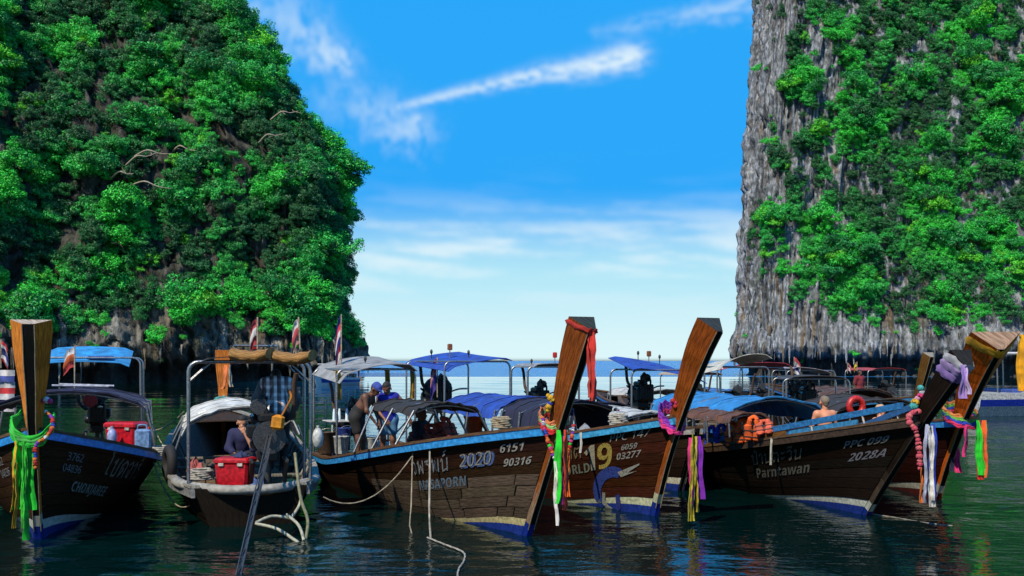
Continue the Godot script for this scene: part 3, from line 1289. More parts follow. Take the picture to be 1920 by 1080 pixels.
func motor(bt: Boat, at: Vector3, k := 1.0, tail := Vector3(0, -1.2, -3.6), parent_turn := 0.0) -> Node3D:
	# a truck motor on a pivot, with its long shaft
	var black := M(Color(0.018, 0.018, 0.02), 0.45, 0.4, "metal")
	var grey := M(Color(0.10, 0.10, 0.105), 0.45, 0.6, "metal")
	var b := B.new()
	b.box(Vector3(0, 0.30, 0) * k, Vector3(0.30, 0.34, 0.52) * k, Basis(), 0.05)
	b.box(Vector3(0, 0.54, 0) * k, Vector3(0.22, 0.12, 0.46) * k, Basis(), 0.035)
	for i in 4:
		b.tube([Vector3(0.02, 0.58, -0.18 + i * 0.12) * k, Vector3(0.02, 0.64, -0.18 + i * 0.12) * k], 0.03 * k, 7)
	b.ball(Vector3(-0.17, 0.22, -0.2) * k, Vector3(0.09, 0.09, 0.12) * k, 9, 6)
	b.tube([Vector3(0.14, 0.18, 0.12) * k, Vector3(0.14, 0.18, 0.3) * k], 0.075 * k, 9)
	b.box(Vector3(0, 0.06, 0) * k, Vector3(0.26, 0.16, 0.44) * k, Basis(), 0.03)
	b.box(Vector3(0.2, 0.36, 0.05) * k, Vector3(0.12, 0.16, 0.34) * k, Basis(), 0.02)
	for i in 4:
		b.tube([Vector3(-0.18, 0.42, -0.18 + i * 0.12) * k, Vector3(-0.28, 0.5, -0.18 + i * 0.12) * k], 0.022 * k, 6)
	var m := part("motor", b, black, bt.node)
	m.position = at
	m.rotation.y = parent_turn
	var fw := B.new()
	fw.tube([Vector3(0, 0.30, -0.30) * k, Vector3(0, 0.30, -0.36) * k], 0.21 * k, 16)
	fw.tube([Vector3(0, 0.30, -0.355) * k, Vector3(0, 0.30, -0.40) * k], 0.09 * k, 10)
	part("flywheel", fw, grey, m)
	var rad := B.new()
	rad.box(Vector3(0.03, 0.36, 0.38) * k, Vector3(0.32, 0.36, 0.07) * k, Basis(), 0.03)
	for i in 5:
		rad.box(Vector3(-0.09 + i * 0.06, 0.36, 0.42) * k, Vector3(0.012, 0.3, 0.02) * k)
	rad.tube([Vector3(0.0, 0.53, 0.38) * k, Vector3(0.0, 0.60, 0.38) * k], 0.035 * k, 8)
	rad.tube(curve([Vector3(0.12, 0.50, 0.36) * k, Vector3(0.16, 0.66, 0.2) * k, Vector3(0.05, 0.62, 0.0) * k], 4), 0.024 * k, 6)
	part("radiator", rad, black, m)
	var ex := B.new()
	ex.tube(curve([Vector3(-0.28, 0.5, 0.1) * k, Vector3(-0.34, 0.62, 0.05) * k, Vector3(-0.34, 0.95, -0.05) * k, Vector3(-0.36, 1.12, -0.12) * k], 4), 0.035 * k, 7)
	part("exhaust_pipe", ex, M(Color(0.12, 0.07, 0.05), 0.8, 0.3, "metal"), m)
	var af := B.new()
	af.tube([Vector3(0.12, 0.68, -0.1) * k, Vector3(0.12, 0.68, 0.12) * k], 0.1 * k, 10)
	af.tube(curve([Vector3(0.12, 0.68, 0.1) * k, Vector3(0.02, 0.8, 0.2) * k, Vector3(-0.1, 0.6, 0.3) * k], 4), 0.025 * k, 6)
	part("air_filter", af, grey, m)
	var fr := B.new()
	for x in [-0.22, 0.22]:
		fr.tube([Vector3(x, 0.0, -0.34) * k, Vector3(x, 0.0, 0.42) * k], 0.025 * k, 6)
		fr.tube([Vector3(x, 0.0, -0.3) * k, Vector3(x, -0.3, 0.0) * k], 0.025 * k, 6)
		fr.tube([Vector3(x, 0.0, 0.38) * k, Vector3(x, -0.3, 0.0) * k], 0.025 * k, 6)
	fr.tube([Vector3(0, -0.35, 0) * k, Vector3(0, 0.0, 0) * k], 0.05 * k, 8)
	part("motor_cradle", fr, grey, m)
	var til := B.new()
	til.tube(curve([Vector3(0.1, 0.42, 0.42) * k, Vector3(0.14, 0.5, 0.8) * k, Vector3(0.12, 0.52, 1.25) * k], 4), 0.018 * k, 6)
	part("tiller", til, steel(), m)
	var sh := B.new()
	var e := tail * k
	sh.tube([Vector3(0, 0.30, -0.38) * k, e], 0.018 * k, 8)
	sh.tube([Vector3(0, 0.16, -0.42) * k, e * 0.55 + Vector3(0, 0.02, 0)], 0.014 * k, 6)
	part("tail_shaft", sh, M(Color(0.16, 0.16, 0.165), 0.5, 0.7, "metal"), m)
	var pr := B.new()
	var dirn := e.normalized()
	var sd := dirn.cross(Vector3.UP).normalized()
	for i in 3:
		var f := TAU * i / 3
		var w := sd * cos(f) + sd.cross(dirn) * sin(f)
		pr.box(e + w * 0.09 * k, Vector3(0.05, 0.2, 0.012) * k, Basis(w.cross(dirn), w, dirn).rotated(w, 0.6))
	part("propeller", pr, M(Color(0.4, 0.3, 0.12), 0.4, 0.9, "metal"), m)
	return m


# ---------- lettering laid on the planks ----------
func hull_print(bt: Boat, side: float, b: B, s_at: float, below: float, called: String, c: Color, lift := 0.017) -> void:
	# b holds flat shapes (x right, y up, metres) that are laid on the hull from station s_at, `below` metres under the rail
	var dir := -1.0 if side < 0.0 else 1.0
	for i in b.v.size():
		var p := b.v[i]
		var s: float = s_at + dir * p.x / bt.o.L
		var y := bt.sheer(s) - below + p.y
		b.v[i] = bt.hull(s, y, side) + bt.out(s, y, side) * (lift + p.z)
	part(called, b, M(Color(c.r * 0.62, c.g * 0.62, c.b * 0.62), 0.9, 0.0, "worn"), bt.node)


func type(text: String, height: float, bold := true, slant := 0.0) -> B:
	var tm := TextMesh.new()
	var f := SystemFont.new()
	f.font_names = PackedStringArray(["Droid Sans"])
	f.font_weight = 700 if bold else 400
	tm.font = f
	tm.font_size = 40
	tm.depth = 0.0
	tm.pixel_size = 0.01
	tm.curve_step = 3.0
	tm.text = text
	var arr := tm.get_mesh_arrays()
	var v: PackedVector3Array = arr[Mesh.ARRAY_VERTEX]
	var ix := PackedInt32Array()
	if arr[Mesh.ARRAY_INDEX] != null:
		ix = arr[Mesh.ARRAY_INDEX]
	else:
		ix = PackedInt32Array(range(v.size()))
	var lo := Vector3(1e9, 1e9, 0)
	var hi := Vector3(-1e9, -1e9, 0)
	for p in v:
		lo = lo.min(p); hi = hi.max(p)
	var k := height / (hi.y - lo.y)
	var b := B.new()
	for i in range(0, ix.size(), 3):
		var p := []
		for j in 3:
			var w := (v[ix[i + j]] - lo) * k
			p.append(Vector3(w.x + w.y * slant, w.y, 0.0))
		b.t(p[0], p[1], p[2])
	return b


var glyphs := {
	"n": [[Vector2(0.1, 0.8), Vector2(0.2, 0.96), Vector2(0.28, 0.84), Vector2(0.28, 0.0), Vector2(0.8, 0.16)], [Vector2(0.8, 1), Vector2(0.8, 0.02)]],
	"a": [[Vector2(0.08, 0.78), Vector2(0.28, 1.0), Vector2(0.5, 0.82), Vector2(0.5, 0)]],
	"p": [[Vector2(0.08, 0.8), Vector2(0.2, 0.95), Vector2(0.28, 0.8), Vector2(0.28, 0), Vector2(0.8, 0), Vector2(0.8, 1.3)]],
	"t": [[Vector2(0.38, 0.42), Vector2(0.46, 0.25), Vector2(0.26, 0.0), Vector2(0.1, 0.5), Vector2(0.24, 0.95), Vector2(0.48, 0.84), Vector2(0.72, 0.95), Vector2(0.86, 0.6), Vector2(0.86, 0)]],
	"e": [[Vector2(0.1, 0.85), Vector2(0.25, 0.7), Vector2(0.5, 0.86)], [Vector2(0.1, 0.35), Vector2(0.25, 0.2), Vector2(0.5, 0.36)]],
	"w": [[Vector2(0.08, 0.84), Vector2(0.36, 1.0), Vector2(0.6, 0.78), Vector2(0.6, 0.1), Vector2(0.46, 0.0), Vector2(0.4, 0.16)]],
	"r": [[Vector2(0.1, 0.9), Vector2(0.52, 0.98), Vector2(0.26, 0.72), Vector2(0.56, 0.6), Vector2(0.58, 0.08), Vector2(0.44, 0.0)]],
	"o": [[Vector2(0.42, 0.04), Vector2(0.2, 0.06), Vector2(0.2, 1.15), Vector2(0.02, 1.35), Vector2(0.42, 1.5)]],
	"c": [[Vector2(0.08, 0.8), Vector2(0.28, 1.0), Vector2(0.28, 0.0), Vector2(0.76, 0.0), Vector2(0.76, 0.72), Vector2(0.92, 1.08)]],
	"k": [[Vector2(0.34, 0.55), Vector2(0.46, 0.4), Vector2(0.18, 0.0), Vector2(0.1, 0.7), Vector2(0.45, 1.0), Vector2(0.8, 0.8), Vector2(0.8, 0.0)]],
	"j": [[Vector2(0.12, 0.8), Vector2(0.46, 1.0), Vector2(0.7, 0.75), Vector2(0.66, 0.02), Vector2(0.4, 0.06), Vector2(0.34, 0.45)]],
	"f": [[Vector2(0.08, 0.82), Vector2(0.2, 1.0), Vector2(0.2, 0.0), Vector2(0.45, 0.66), Vector2(0.72, 0.0), Vector2(0.76, 1.0)]],
	"N": [[Vector2(0.08, 0.8), Vector2(0.26, 1.0), Vector2(0.26, 0.0), Vector2(0.5, 0.9), Vector2(0.66, 0.12), Vector2(0.9, 0.0), Vector2(0.9, 1.0)]],
}
var marks := {
	"'": [Vector2(0.34, 1.2), Vector2(0.4, 1.45)],
	"^": [Vector2(0.05, 1.18), Vector2(0.3, 1.36), Vector2(0.52, 1.18), Vector2(0.58, 1.4)],
	"~": [Vector2(0.2, 1.2), Vector2(0.4, 1.3), Vector2(0.3, 1.5), Vector2(0.55, 1.62)],
}


func thai(text: String, height: float, slant := 0.12, pen := 0.13) -> B:
	var b := B.new()
	var x := 0.0
	for ch in text:
		var strokes: Array
		var at := x
		if marks.has(ch):
			strokes = [marks[ch]]
			at = x - 0.85
		else:
			strokes = glyphs[ch]
			var w := 0.0
			for st in strokes:
				for p in st:
					w = maxf(w, p.x)
			x += w + 0.22
		for st in strokes:
			for i in st.size() - 1:
				var p: Vector2 = st[i]
				var q: Vector2 = st[i + 1]
				var d := (q - p).normalized()
				var m := Vector2(-d.y, d.x) * pen * 0.5
				var e := d * pen * 0.35
				var c := []
				for z in [p - e + m, q + e + m, q + e - m, p - e - m]:
					c.append(Vector3((z.x + at + z.y * slant) * height, z.y * height, 0.0005 * i))
				b.q(c[0], c[1], c[2], c[3])
	return b


func shape(pts: Array, z := 0.0) -> B:
	var p := PackedVector2Array(pts)
	var b := B.new()
	var ix := Geometry2D.triangulate_polygon(p)
	for i in range(0, ix.size(), 3):
		b.t(Vector3(p[ix[i]].x, p[ix[i]].y, z), Vector3(p[ix[i + 1]].x, p[ix[i + 1]].y, z), Vector3(p[ix[i + 2]].x, p[ix[i + 2]].y, z))
	return b


# ---------- ribbons, flowers, flags ----------
func ribbon_mesh(length: float, width: float, phase: float, drift: Vector3) -> B:
	var g := []
	var n := maxi(6, int(length * 12.0))
	for i in n + 1:
		var f := float(i) / n
		var row := PackedVector3Array()
		var w := width * (0.55 + 0.45 * smoothstep(0.0, 0.25, f))
		var tw := phase + f * 1.6 + 0.35 * sin(f * 7.0 + phase * 3.0)
		for j in 8:
			var x := (j / 7.0 - 0.5) * w
			var fold := (0.10 + 0.16 * f) * w * sin(j * 1.9 + phase * 5.0 + f * 3.0) + 0.008 * sin(f * 31.0 + j * 1.3)
			row.append(Vector3(x * cos(tw * 0.5) - fold * sin(tw * 0.5), -length * f, x * sin(tw * 0.5) + fold * cos(tw * 0.5)) + drift * f * f + Vector3(0.012 * sin(f * 9.0 + phase), 0, 0))
		g.append(row)
	var b := B.new()
	b.slab(g, 0.004)
	return b


func ribbons(label: String, at: Vector3, list: Array, group := "prow ribbons") -> Node3D:
	# list of [x, z, drop, length, width, colour]
	var t := thing("ribbon_bundle", label, "ribbons", at, 0.0, group)
	var i := 0
	for r in list:
		var b := ribbon_mesh(r[3], r[4], at.x * 0.7 + i * 1.9, Vector3(rnd(-0.06, 0.06), 0, rnd(-0.04, 0.04)))
		var o := part("ribbon", b, cloth(r[5]), t)
		o.position = Vector3(r[0], r[2], r[1])
		i += 1
	return t


func sash(label: String, pts: Array, width: float, colours: Array, group := "prow sashes") -> Node3D:
	# bands of cloth laid side by side along a loop of points (world), hung round a prow
	var t := thing("draped_sash", label, "sash", pts[0], 0.0, group)
	var p := curve(pts, 6)
	var n := colours.size()
	for k in n:
		var mid := []
		for i in p.size():
			mid.append(p[i] - pts[0] + Vector3(0, (k - (n - 1) * 0.5) * -width * 0.8 / n, 0.012 * k))
		var b := B.new()
		var rings := []
		for i in mid.size():
			var d: Vector3 = (mid[mini(i + 1, mid.size() - 1)] - mid[maxi(i - 1, 0)]).normalized()
			var side := d.cross(Vector3.UP).normalized()
			var up := side.cross(d).normalized()
			var ring := PackedVector3Array()
			for j in 10:
				var a := TAU * j / 10
				ring.append(mid[i] + side * cos(a) * 0.013 * (1.0 + 0.5 * sin(i * 1.3 + j)) + up * (sin(a) * width / n * (0.55 + 0.14 * sin(i * 0.9 + k * 2.0)) + 0.012 * sin(i * 0.7 + k)) + side * 0.014 * sin(sin(a) * 5.0 + i * 0.6))
			rings.append(ring)
		b.loft(rings)
		part("cloth_band", b, cloth(colours[k]), t)
	return t


var petal_mesh: ArrayMesh


func flower(parent: Node, at: Vector3, size: float, c: Color) -> void:
	if petal_mesh == null:
		var b := B.new()
		for ring in 3:
			for i in 6:
				var f := TAU * i / 6 + ring * 0.5
				var up: float = [0.05, 0.5, 1.0][ring]
				var d := Vector3(cos(f), up, sin(f)).normalized()
				b.ball(d * 0.34, Vector3(0.34, 0.12, 0.26), 6, 4, Basis(Vector3.UP.cross(d).normalized() if absf(d.y) < 0.99 else Vector3.RIGHT, acos(clampf(d.y, -1, 1))) * Basis(Vector3.UP, -f))
		petal_mesh = b.mesh()
	var o := inst("flower", petal_mesh, M(c, 0.8, 0.0, "cloth"), parent)
	o.position = at
	o.scale = Vector3.ONE * size * rnd(0.75, 1.25)
	o.rotation = Vector3(rnd(-1, 1), rnd(0, 6), rnd(-1, 1))


func garland(label: String, pts: Array, size: float, colours: Array, group := "flower garlands on the prows") -> Node3D:
	var t := thing("flower_garland", label, "garland", pts[0], 0.0, group)
	var p := curve(pts, 10)
	var run := 0.0
	var last: Vector3 = p[0]
	var k := 0
	for q in p:
		run += (q - last).length()
		last = q
		if run >= size * 0.5 or k == 0:
			run = 0.0
			flower(t, q - pts[0], size, colours[k % colours.size()])
			k += 1
	return t


func flag(label: String, at: Vector3, pole: float, w: float, h: float, bands: Array, turn := 0.0, tilt := 0.0, group := "flags on the boats") -> Node3D:
	# a furled, drooping flag made of sewn bands on a thin pole
	var t := thing("flag", label, "flag", at, turn, group)
	t.rotation.z = tilt
	var pb := B.new()
	pb.tube([Vector3.ZERO, Vector3(0, pole, 0)], 0.014, 6)
	part("pole", pb, M(Color(0.45, 0.38, 0.28), 0.6, 0.0, "paint"), t)
	var n := bands.size()
	for k in n:
		var g := []
		for i in 9:
			var f := i / 8.0
			var row := PackedVector3Array()
			for j in 3:
				var a := (k + j / 2.0) / n
				var x := 0.02 + f * w * 0.62
				var y := pole - 0.03 - a * h - f * f * h * 0.45
				row.append(Vector3(x, y, 0.08 * w * sin(f * 8.0 + a * 2.5) + 0.03 * sin(a * 9.0)))
			g.append(row)
		var b := B.new()
		b.slab(g, 0.004)
		part("flag_band", b, cloth(bands[k]), t)
	return t


var thai_bands := [Color(0.5, 0.02, 0.03), Color(0.7, 0.7, 0.72), Color(0.02, 0.03, 0.22), Color(0.02, 0.03, 0.22), Color(0.7, 0.7, 0.72), Color(0.5, 0.02, 0.03)]


func rope(label: String, pts: Array, r := 0.011, c := Color(0.36, 0.32, 0.24), group := "mooring ropes") -> void:
	var b := B.new()
	var q := []
	for p in pts:
		q.append(p - pts[0])
	# three twisted strands
	for k in 3:
		var s := []
		for i in q.size():
			var d: Vector3 = (q[mini(i + 1, q.size() - 1)] - q[maxi(i - 1, 0)]).normalized()
			var side := d.cross(Vector3(0.3, 0.9, 0.1)).normalized()
			var up := d.cross(side)
			var a := TAU * k / 3 + i * 1.1
			s.append(q[i] + (side * cos(a) + up * sin(a)) * r * 0.5)
		b.tube(s, r * 0.62, 5)
	lone("rope", b, M(c, 0.9, 0.0, "paint"), label, "rope", pts[0], 0.0, group)


# ---------- people ----------
func nets(b: B, bones: Array, cell: float, k: float) -> void:
	# surface nets over the smooth union of tapered capsules [a, b, ra, rb]
	var lo := Vector3(1e9, 1e9, 1e9)
	var hi := -lo
	for e in bones:
		var r: float = maxf(e[2], e[3]) + cell * 2.5 + k * 0.3
		for p in [e[0], e[1]]:
			lo = lo.min(p - Vector3.ONE * r)
			hi = hi.max(p + Vector3.ONE * r)
	var n := Vector3i(((hi - lo) / cell).ceil()) + Vector3i.ONE
	var sx := 1
	var sy := n.x
	var sz := n.x * n.y
	var fld := PackedFloat32Array()
	fld.resize(n.x * n.y * n.z)
	fld.fill(9.0)
	for e in bones:
		var a: Vector3 = e[0]
		var ab: Vector3 = e[1] - e[0]
		var ra: float = e[2]
		var dr: float = e[3] - e[2]
		var l2 := maxf(ab.length_squared(), 1e-9)
		var r: float = maxf(e[2], e[3]) + cell * 2.2 + k
		var b0 := Vector3i(((e[0].min(e[1]) - Vector3.ONE * r - lo) / cell).floor()).clamp(Vector3i.ZERO, n - Vector3i.ONE)
		var b1 := Vector3i(((e[0].max(e[1]) + Vector3.ONE * r - lo) / cell).ceil()).clamp(Vector3i.ZERO, n - Vector3i.ONE)
		for z in range(b0.z, b1.z + 1):
			for y in range(b0.y, b1.y + 1):
				for x in range(b0.x, b1.x + 1):
					var p := lo + Vector3(x, y, z) * cell - a
					var t := clampf(p.dot(ab) / l2, 0.0, 1.0)
					var d := (p - ab * t).length() - ra - dr * t
					var i := x + y * sy + z * sz
					var o := fld[i]
					if o > 8.0:
						fld[i] = d
					else:
						var h := clampf(0.5 + 0.5 * (o - d) / k, 0.0, 1.0)
						fld[i] = lerpf(o, d, h) - k * h * (1.0 - h)
	var where := {}
	var pts := PackedVector3Array()
	for z in n.z - 1:
		for y in n.y - 1:
			for x in n.x - 1:
				var i := x + y * sy + z * sz
				var m := 0
				for c in 8:
					if fld[i + (c & 1) + ((c >> 1) & 1) * sy + ((c >> 2) & 1) * sz] < 0.0:
						m += 1
				if m == 0 or m == 8:
					continue
				var sum := Vector3.ZERO
				var cnt := 0
				for c in 8:
					for ax in 3:
						if c & (1 << ax):
							continue
						var c2 := c | (1 << ax)
						var f0 := fld[i + (c & 1) + ((c >> 1) & 1) * sy + ((c >> 2) & 1) * sz]
						var f1 := fld[i + (c2 & 1) + ((c2 >> 1) & 1) * sy + ((c2 >> 2) & 1) * sz]
						if (f0 < 0.0) != (f1 < 0.0):
							var q := Vector3(c & 1, (c >> 1) & 1, (c >> 2) & 1)
							q[ax] += f0 / (f0 - f1)
							sum += q
							cnt += 1
				where[i] = pts.size()
				pts.append(lo + (Vector3(x, y, z) + sum / cnt) * cell)
	var from := b.v.size()
	var st := [sx, sy, sz]
	for z in range(1, n.z - 1):
		for y in range(1, n.y - 1):
			for x in range(1, n.x - 1):
				var i := x + y * sy + z * sz
				var f0 := fld[i]
				for ax in 3:
					var f1 := fld[i + st[ax]]
					if (f0 < 0.0) == (f1 < 0.0):
						continue
					var u: int = st[(ax + 1) % 3]
					var w: int = st[(ax + 2) % 3]
					var ids := [i - u - w, i - w, i, i - u]
					if not (where.has(ids[0]) and where.has(ids[1]) and where.has(ids[2]) and where.has(ids[3])):
						continue
					var p := []
					for id in ids:
						p.append(pts[where[id]])
					if f0 < 0.0:
						b.q(p[0], p[1], p[2], p[3], Vector2.ZERO, Vector2.ZERO, Vector2.ZERO, Vector2.ZERO, 0)
					else:
						b.q(p[3], p[2], p[1], p[0], Vector2.ZERO, Vector2.ZERO, Vector2.ZERO, Vector2.ZERO, 0)
	b.fix(from)


var head_part: B
var hand_part: B


func v3(x: float, y: float, z: float) -> Vector3:
	return Vector3(x, y, z)


func make_head() -> void:  # origin where the neck meets the skull, faces +z
	head_part = B.new()
	nets(head_part, [
		[v3(0, 0.115, -0.015), v3(0, 0.12, 0.015), 0.088, 0.082], [v3(0, 0.05, 0.05), v3(0, 0.0, 0.06), 0.055, 0.036], [v3(0, 0.09, 0.085), v3(0, 0.058, 0.112), 0.011, 0.017],
		[v3(-0.036, 0.105, 0.075), v3(0.036, 0.105, 0.075), 0.017, 0.017], [v3(-0.022, 0.022, 0.088), v3(0.022, 0.022, 0.088), 0.010, 0.010],
		[v3(-0.088, 0.085, -0.005), v3(-0.092, 0.06, 0.0), 0.018, 0.012], [v3(0.088, 0.085, -0.005), v3(0.092, 0.06, 0.0), 0.018, 0.012], [v3(0, 0.04, -0.02), v3(0, -0.06, -0.02), 0.052, 0.055],
	], 0.0065, 0.018)


func make_hand() -> void:  # wrist at the origin, fingers along -y, thumb towards +x, palm facing +z
	hand_part = B.new()
	var bones := [[v3(0, 0.02, 0), v3(0, -0.03, 0), 0.026, 0.024], [v3(-0.02, -0.03, 0), v3(-0.026, -0.085, 0), 0.018, 0.015], [v3(0.016, -0.03, 0), v3(0.022, -0.085, 0), 0.018, 0.015], [v3(0, -0.05, 0), v3(0, -0.085, 0), 0.02, 0.015]]
	var lens := [0.06, 0.075, 0.083, 0.074]
	for i in 4:
		var x := -0.031 + i * 0.0205
		var a := v3(x, -0.088, 0)
		var l: float = lens[i]
		var m := a + v3((i - 1.5) * 0.004, -l * 0.52, 0.012)
		var e := m + v3((i - 1.5) * 0.001, -l * 0.36, 0.03)
		bones.append([a, m, 0.0095, 0.0088])
		bones.append([m, e, 0.0088, 0.0075])
	bones.append([v3(0.024, -0.03, 0.006), v3(0.05, -0.062, 0.02), 0.013, 0.0105])
	bones.append([v3(0.05, -0.062, 0.02), v3(0.058, -0.092, 0.03), 0.0105, 0.0085])
	nets(hand_part, bones, 0.0055, 0.006)


func person(label: String, at: Vector3, turn: float, j: Dictionary, skin: Color, clothes: Array, look := {}, group := "") -> Node3D:
	# j: joints in metres from the point between the feet, facing +z
	if head_part == null:
		make_head()
		make_hand()
	var t := thing("person", label, "person", at, turn, group)
	var bones := {
		"belly": [j.P, j.C.lerp(j.P, 0.45), 0.135, 0.125], "chest": [j.C.lerp(j.P, 0.4), j.C, 0.13, 0.135],
		"hips": [j.LH, j.RH, 0.105, 0.105], "yoke": [j.LS.lerp(j.C, 0.25), j.RS.lerp(j.C, 0.25), 0.085, 0.085],
		"neck": [j.C.lerp(j.N, 0.5), j.N, 0.062, 0.05],
		"arm_l": [j.LS, j.LE, 0.056, 0.042], "fore_l": [j.LE, j.LW, 0.042, 0.027], "arm_r": [j.RS, j.RE, 0.056, 0.042], "fore_r": [j.RE, j.RW, 0.042, 0.027],
		"thigh_l": [j.LH, j.LK, 0.092, 0.062], "shin_l": [j.LK, j.LA, 0.06, 0.038], "thigh_r": [j.RH, j.RK, 0.092, 0.062], "shin_r": [j.RK, j.RA, 0.06, 0.038],
		"foot_l": [j.LA - v3(0, 0.03, 0), j.LT, 0.04, 0.027], "foot_r": [j.RA - v3(0, 0.03, 0), j.RT, 0.04, 0.027],
	}
	var b := B.new()
	nets(b, bones.values(), 0.02, 0.045)
	# head and hands have a finer grid of their own
	var hd: Basis = Basis.from_euler(look.get("head", Vector3.ZERO))
	b.add(head_part, Transform3D(hd, j.N + hd * v3(0, 0.02, 0)))
	for s in ["L", "R"]:
		var d: Vector3 = (j[s + "W"] - j[s + "E"]).normalized()
		var across := d.cross(v3(0.2, 0.1, 1.0)).normalized()
		var bs := Basis(across, -d, across.cross(-d))
		if s == "L":
			bs = bs * Basis.from_scale(v3(-1, 1, 1))
		b.add(hand_part, Transform3D(bs, j[s + "W"]))
	part("body", b, M(skin, 0.55, 0.0, "plain"), t)
	for c in clothes:
		var cb := B.new()
		var list := []
		for nm in c[1]:
			var e: Array = bones[nm.trim_suffix("/2")]
			var end: Vector3 = e[1]
			var rb: float = e[3]
			if nm.ends_with("/2"):  # a short leg or sleeve
				end = e[0].lerp(e[1], 0.62)
				rb = lerpf(e[2], e[3], 0.62)
			list.append([e[0], end, e[2] + c[3], rb + c[3]])
		nets(cb, list, 0.024, 0.05)
		part(c[0], cb, c[2] if c[2] is Material else cloth(c[2]), t)
	var hb := B.new()
	var hc: Vector3 = j.N + hd * v3(0, 0.02, 0)
	nets(hb, [[hc + hd * v3(0, 0.135, -0.025), hc + hd * v3(0, 0.15, 0.015), 0.088, 0.076], [hc + hd * v3(0, 0.1, -0.05), hc + hd * v3(0, 0.06, -0.055), 0.07, 0.05]], 0.014, 0.03)
	part("hair", hb, M(look.get("hair", Color(0.012, 0.010, 0.009)), 0.8, 0.0, "plain"), t)
	var eb := B.new()
	for x in [-0.034, 0.034]:
		eb.ball(hc + hd * v3(x, 0.088, 0.082), Vector3.ONE * 0.0105, 8, 6)
	part("eyes", eb, M(Color(0.03, 0.02, 0.015), 0.2, 0.0, "plain"), t)
	if look.has("cap"):
		var kb := B.new()
		nets(kb, [[hc + hd * v3(0, 0.145, -0.02), hc + hd * v3(0, 0.15, 0.02), 0.095, 0.088], [hc + hd * v3(-0.04, 0.135, 0.10), hc + hd * v3(0.04, 0.135, 0.10), 0.022, 0.022], [hc + hd * v3(0, 0.135, 0.13), hc + hd * v3(0, 0.13, 0.15), 0.03, 0.02]], 0.013, 0.02)
		part("cap", kb, cloth(look.cap), t)
	return t


func stand_pose() -> Dictionary:
	return {"P": v3(0, 0.95, 0), "C": v3(0, 1.30, -0.01), "N": v3(0, 1.48, 0), "LS": v3(-0.18, 1.38, 0), "RS": v3(0.18, 1.38, 0), "LE": v3(-0.25, 1.10, -0.03), "RE": v3(0.25, 1.10, -0.03), "LW": v3(-0.26, 0.86, 0.05), "RW": v3(0.26, 0.86, 0.05),
		"LH": v3(-0.09, 0.90, 0), "RH": v3(0.09, 0.90, 0), "LK": v3(-0.10, 0.50, 0.03), "RK": v3(0.10, 0.50, 0.03), "LA": v3(-0.11, 0.08, -0.03), "RA": v3(0.11, 0.08, -0.03), "LT": v3(-0.13, 0.03, 0.13), "RT": v3(0.13, 0.03, 0.13)}


func sit_pose() -> Dictionary:  # seat 0.45 above the feet
	return {"P": v3(0, 0.56, -0.02), "C": v3(0, 0.90, -0.02), "N": v3(0, 1.08, 0.0), "LS": v3(-0.18, 0.98, -0.01), "RS": v3(0.18, 0.98, -0.01), "LE": v3(-0.25, 0.73, 0.03), "RE": v3(0.25, 0.73, 0.03), "LW": v3(-0.14, 0.62, 0.24), "RW": v3(0.14, 0.62, 0.24),
		"LH": v3(-0.09, 0.53, 0.0), "RH": v3(0.09, 0.53, 0.0), "LK": v3(-0.12, 0.50, 0.42), "RK": v3(0.12, 0.50, 0.42), "LA": v3(-0.12, 0.08, 0.40), "RA": v3(0.12, 0.08, 0.40), "LT": v3(-0.13, 0.03, 0.56), "RT": v3(0.13, 0.03, 0.56)}


# ---------- the moored boats ----------
func at(px: float, py: float, d: float) -> Vector3:  # a spot seen in the photograph, at depth d
	return V((px - 960.0) / 2000.0 * d, 2.6 - (py - 676.0) / 2000.0 * d, d)


func pts(list: Array) -> Array:  # [px, py, d] triples
	var out := []
	for e in list:
		out.append(at(e[0], e[1], e[2]))
	return out


var RED := Color(0.55, 0.012, 0.012)
var GREEN := Color(0.01, 0.70, 0.03)
var YELLOW := Color(0.72, 0.42, 0.01)
var ORANGE := Color(0.75, 0.16, 0.015)
var PINK := Color(0.75, 0.03, 0.22)
var PURPLE := Color(0.22, 0.015, 0.50)
var BLUE := Color(0.015, 0.05, 0.50)
var WHITE := Color(0.78, 0.78, 0.78)
var SKYBLUE := Color(0.02, 0.28, 0.72)
var DEEPBLUE := Color(0.008, 0.075, 0.50)
var NAVY := Color(0.008, 0.012, 0.05)

var b0: Boat
var b1: Boat
var b2: Boat
var b3: Boat
var b4: Boat
var b5: Boat
var b6: Boat
var b7: Boat
var b8: Boat
var b9: Boat
var b10: Boat


func beacon(bt: Boat, p: Vector3, h: float, kind := 0) -> void:
	var b := B.new()
	b.tube([p, p + Vector3(0, h, 0)], 0.013, 5)
	if kind == 0:
		b.ball(p + Vector3(0, h + 0.04, 0), Vector3(0.035, 0.06, 0.035), 7, 5)
		part("lamp_mast", b, M(Color(0.03, 0.03, 0.03), 0.5, 0.0, "paint"), bt.node)
	else:
		part("lamp_mast", b, steel(), bt.node)
		var c := B.new()
		c.box(p + Vector3(0, h + 0.07, 0), Vector3(0.11, 0.15, 0.08), Basis(), 0.015)
		part("beacon_lamp", c, M(Color(0.30, 0.09, 0.02) if kind == 1 else RED, 0.35, 0.0, "paint"), bt.node)


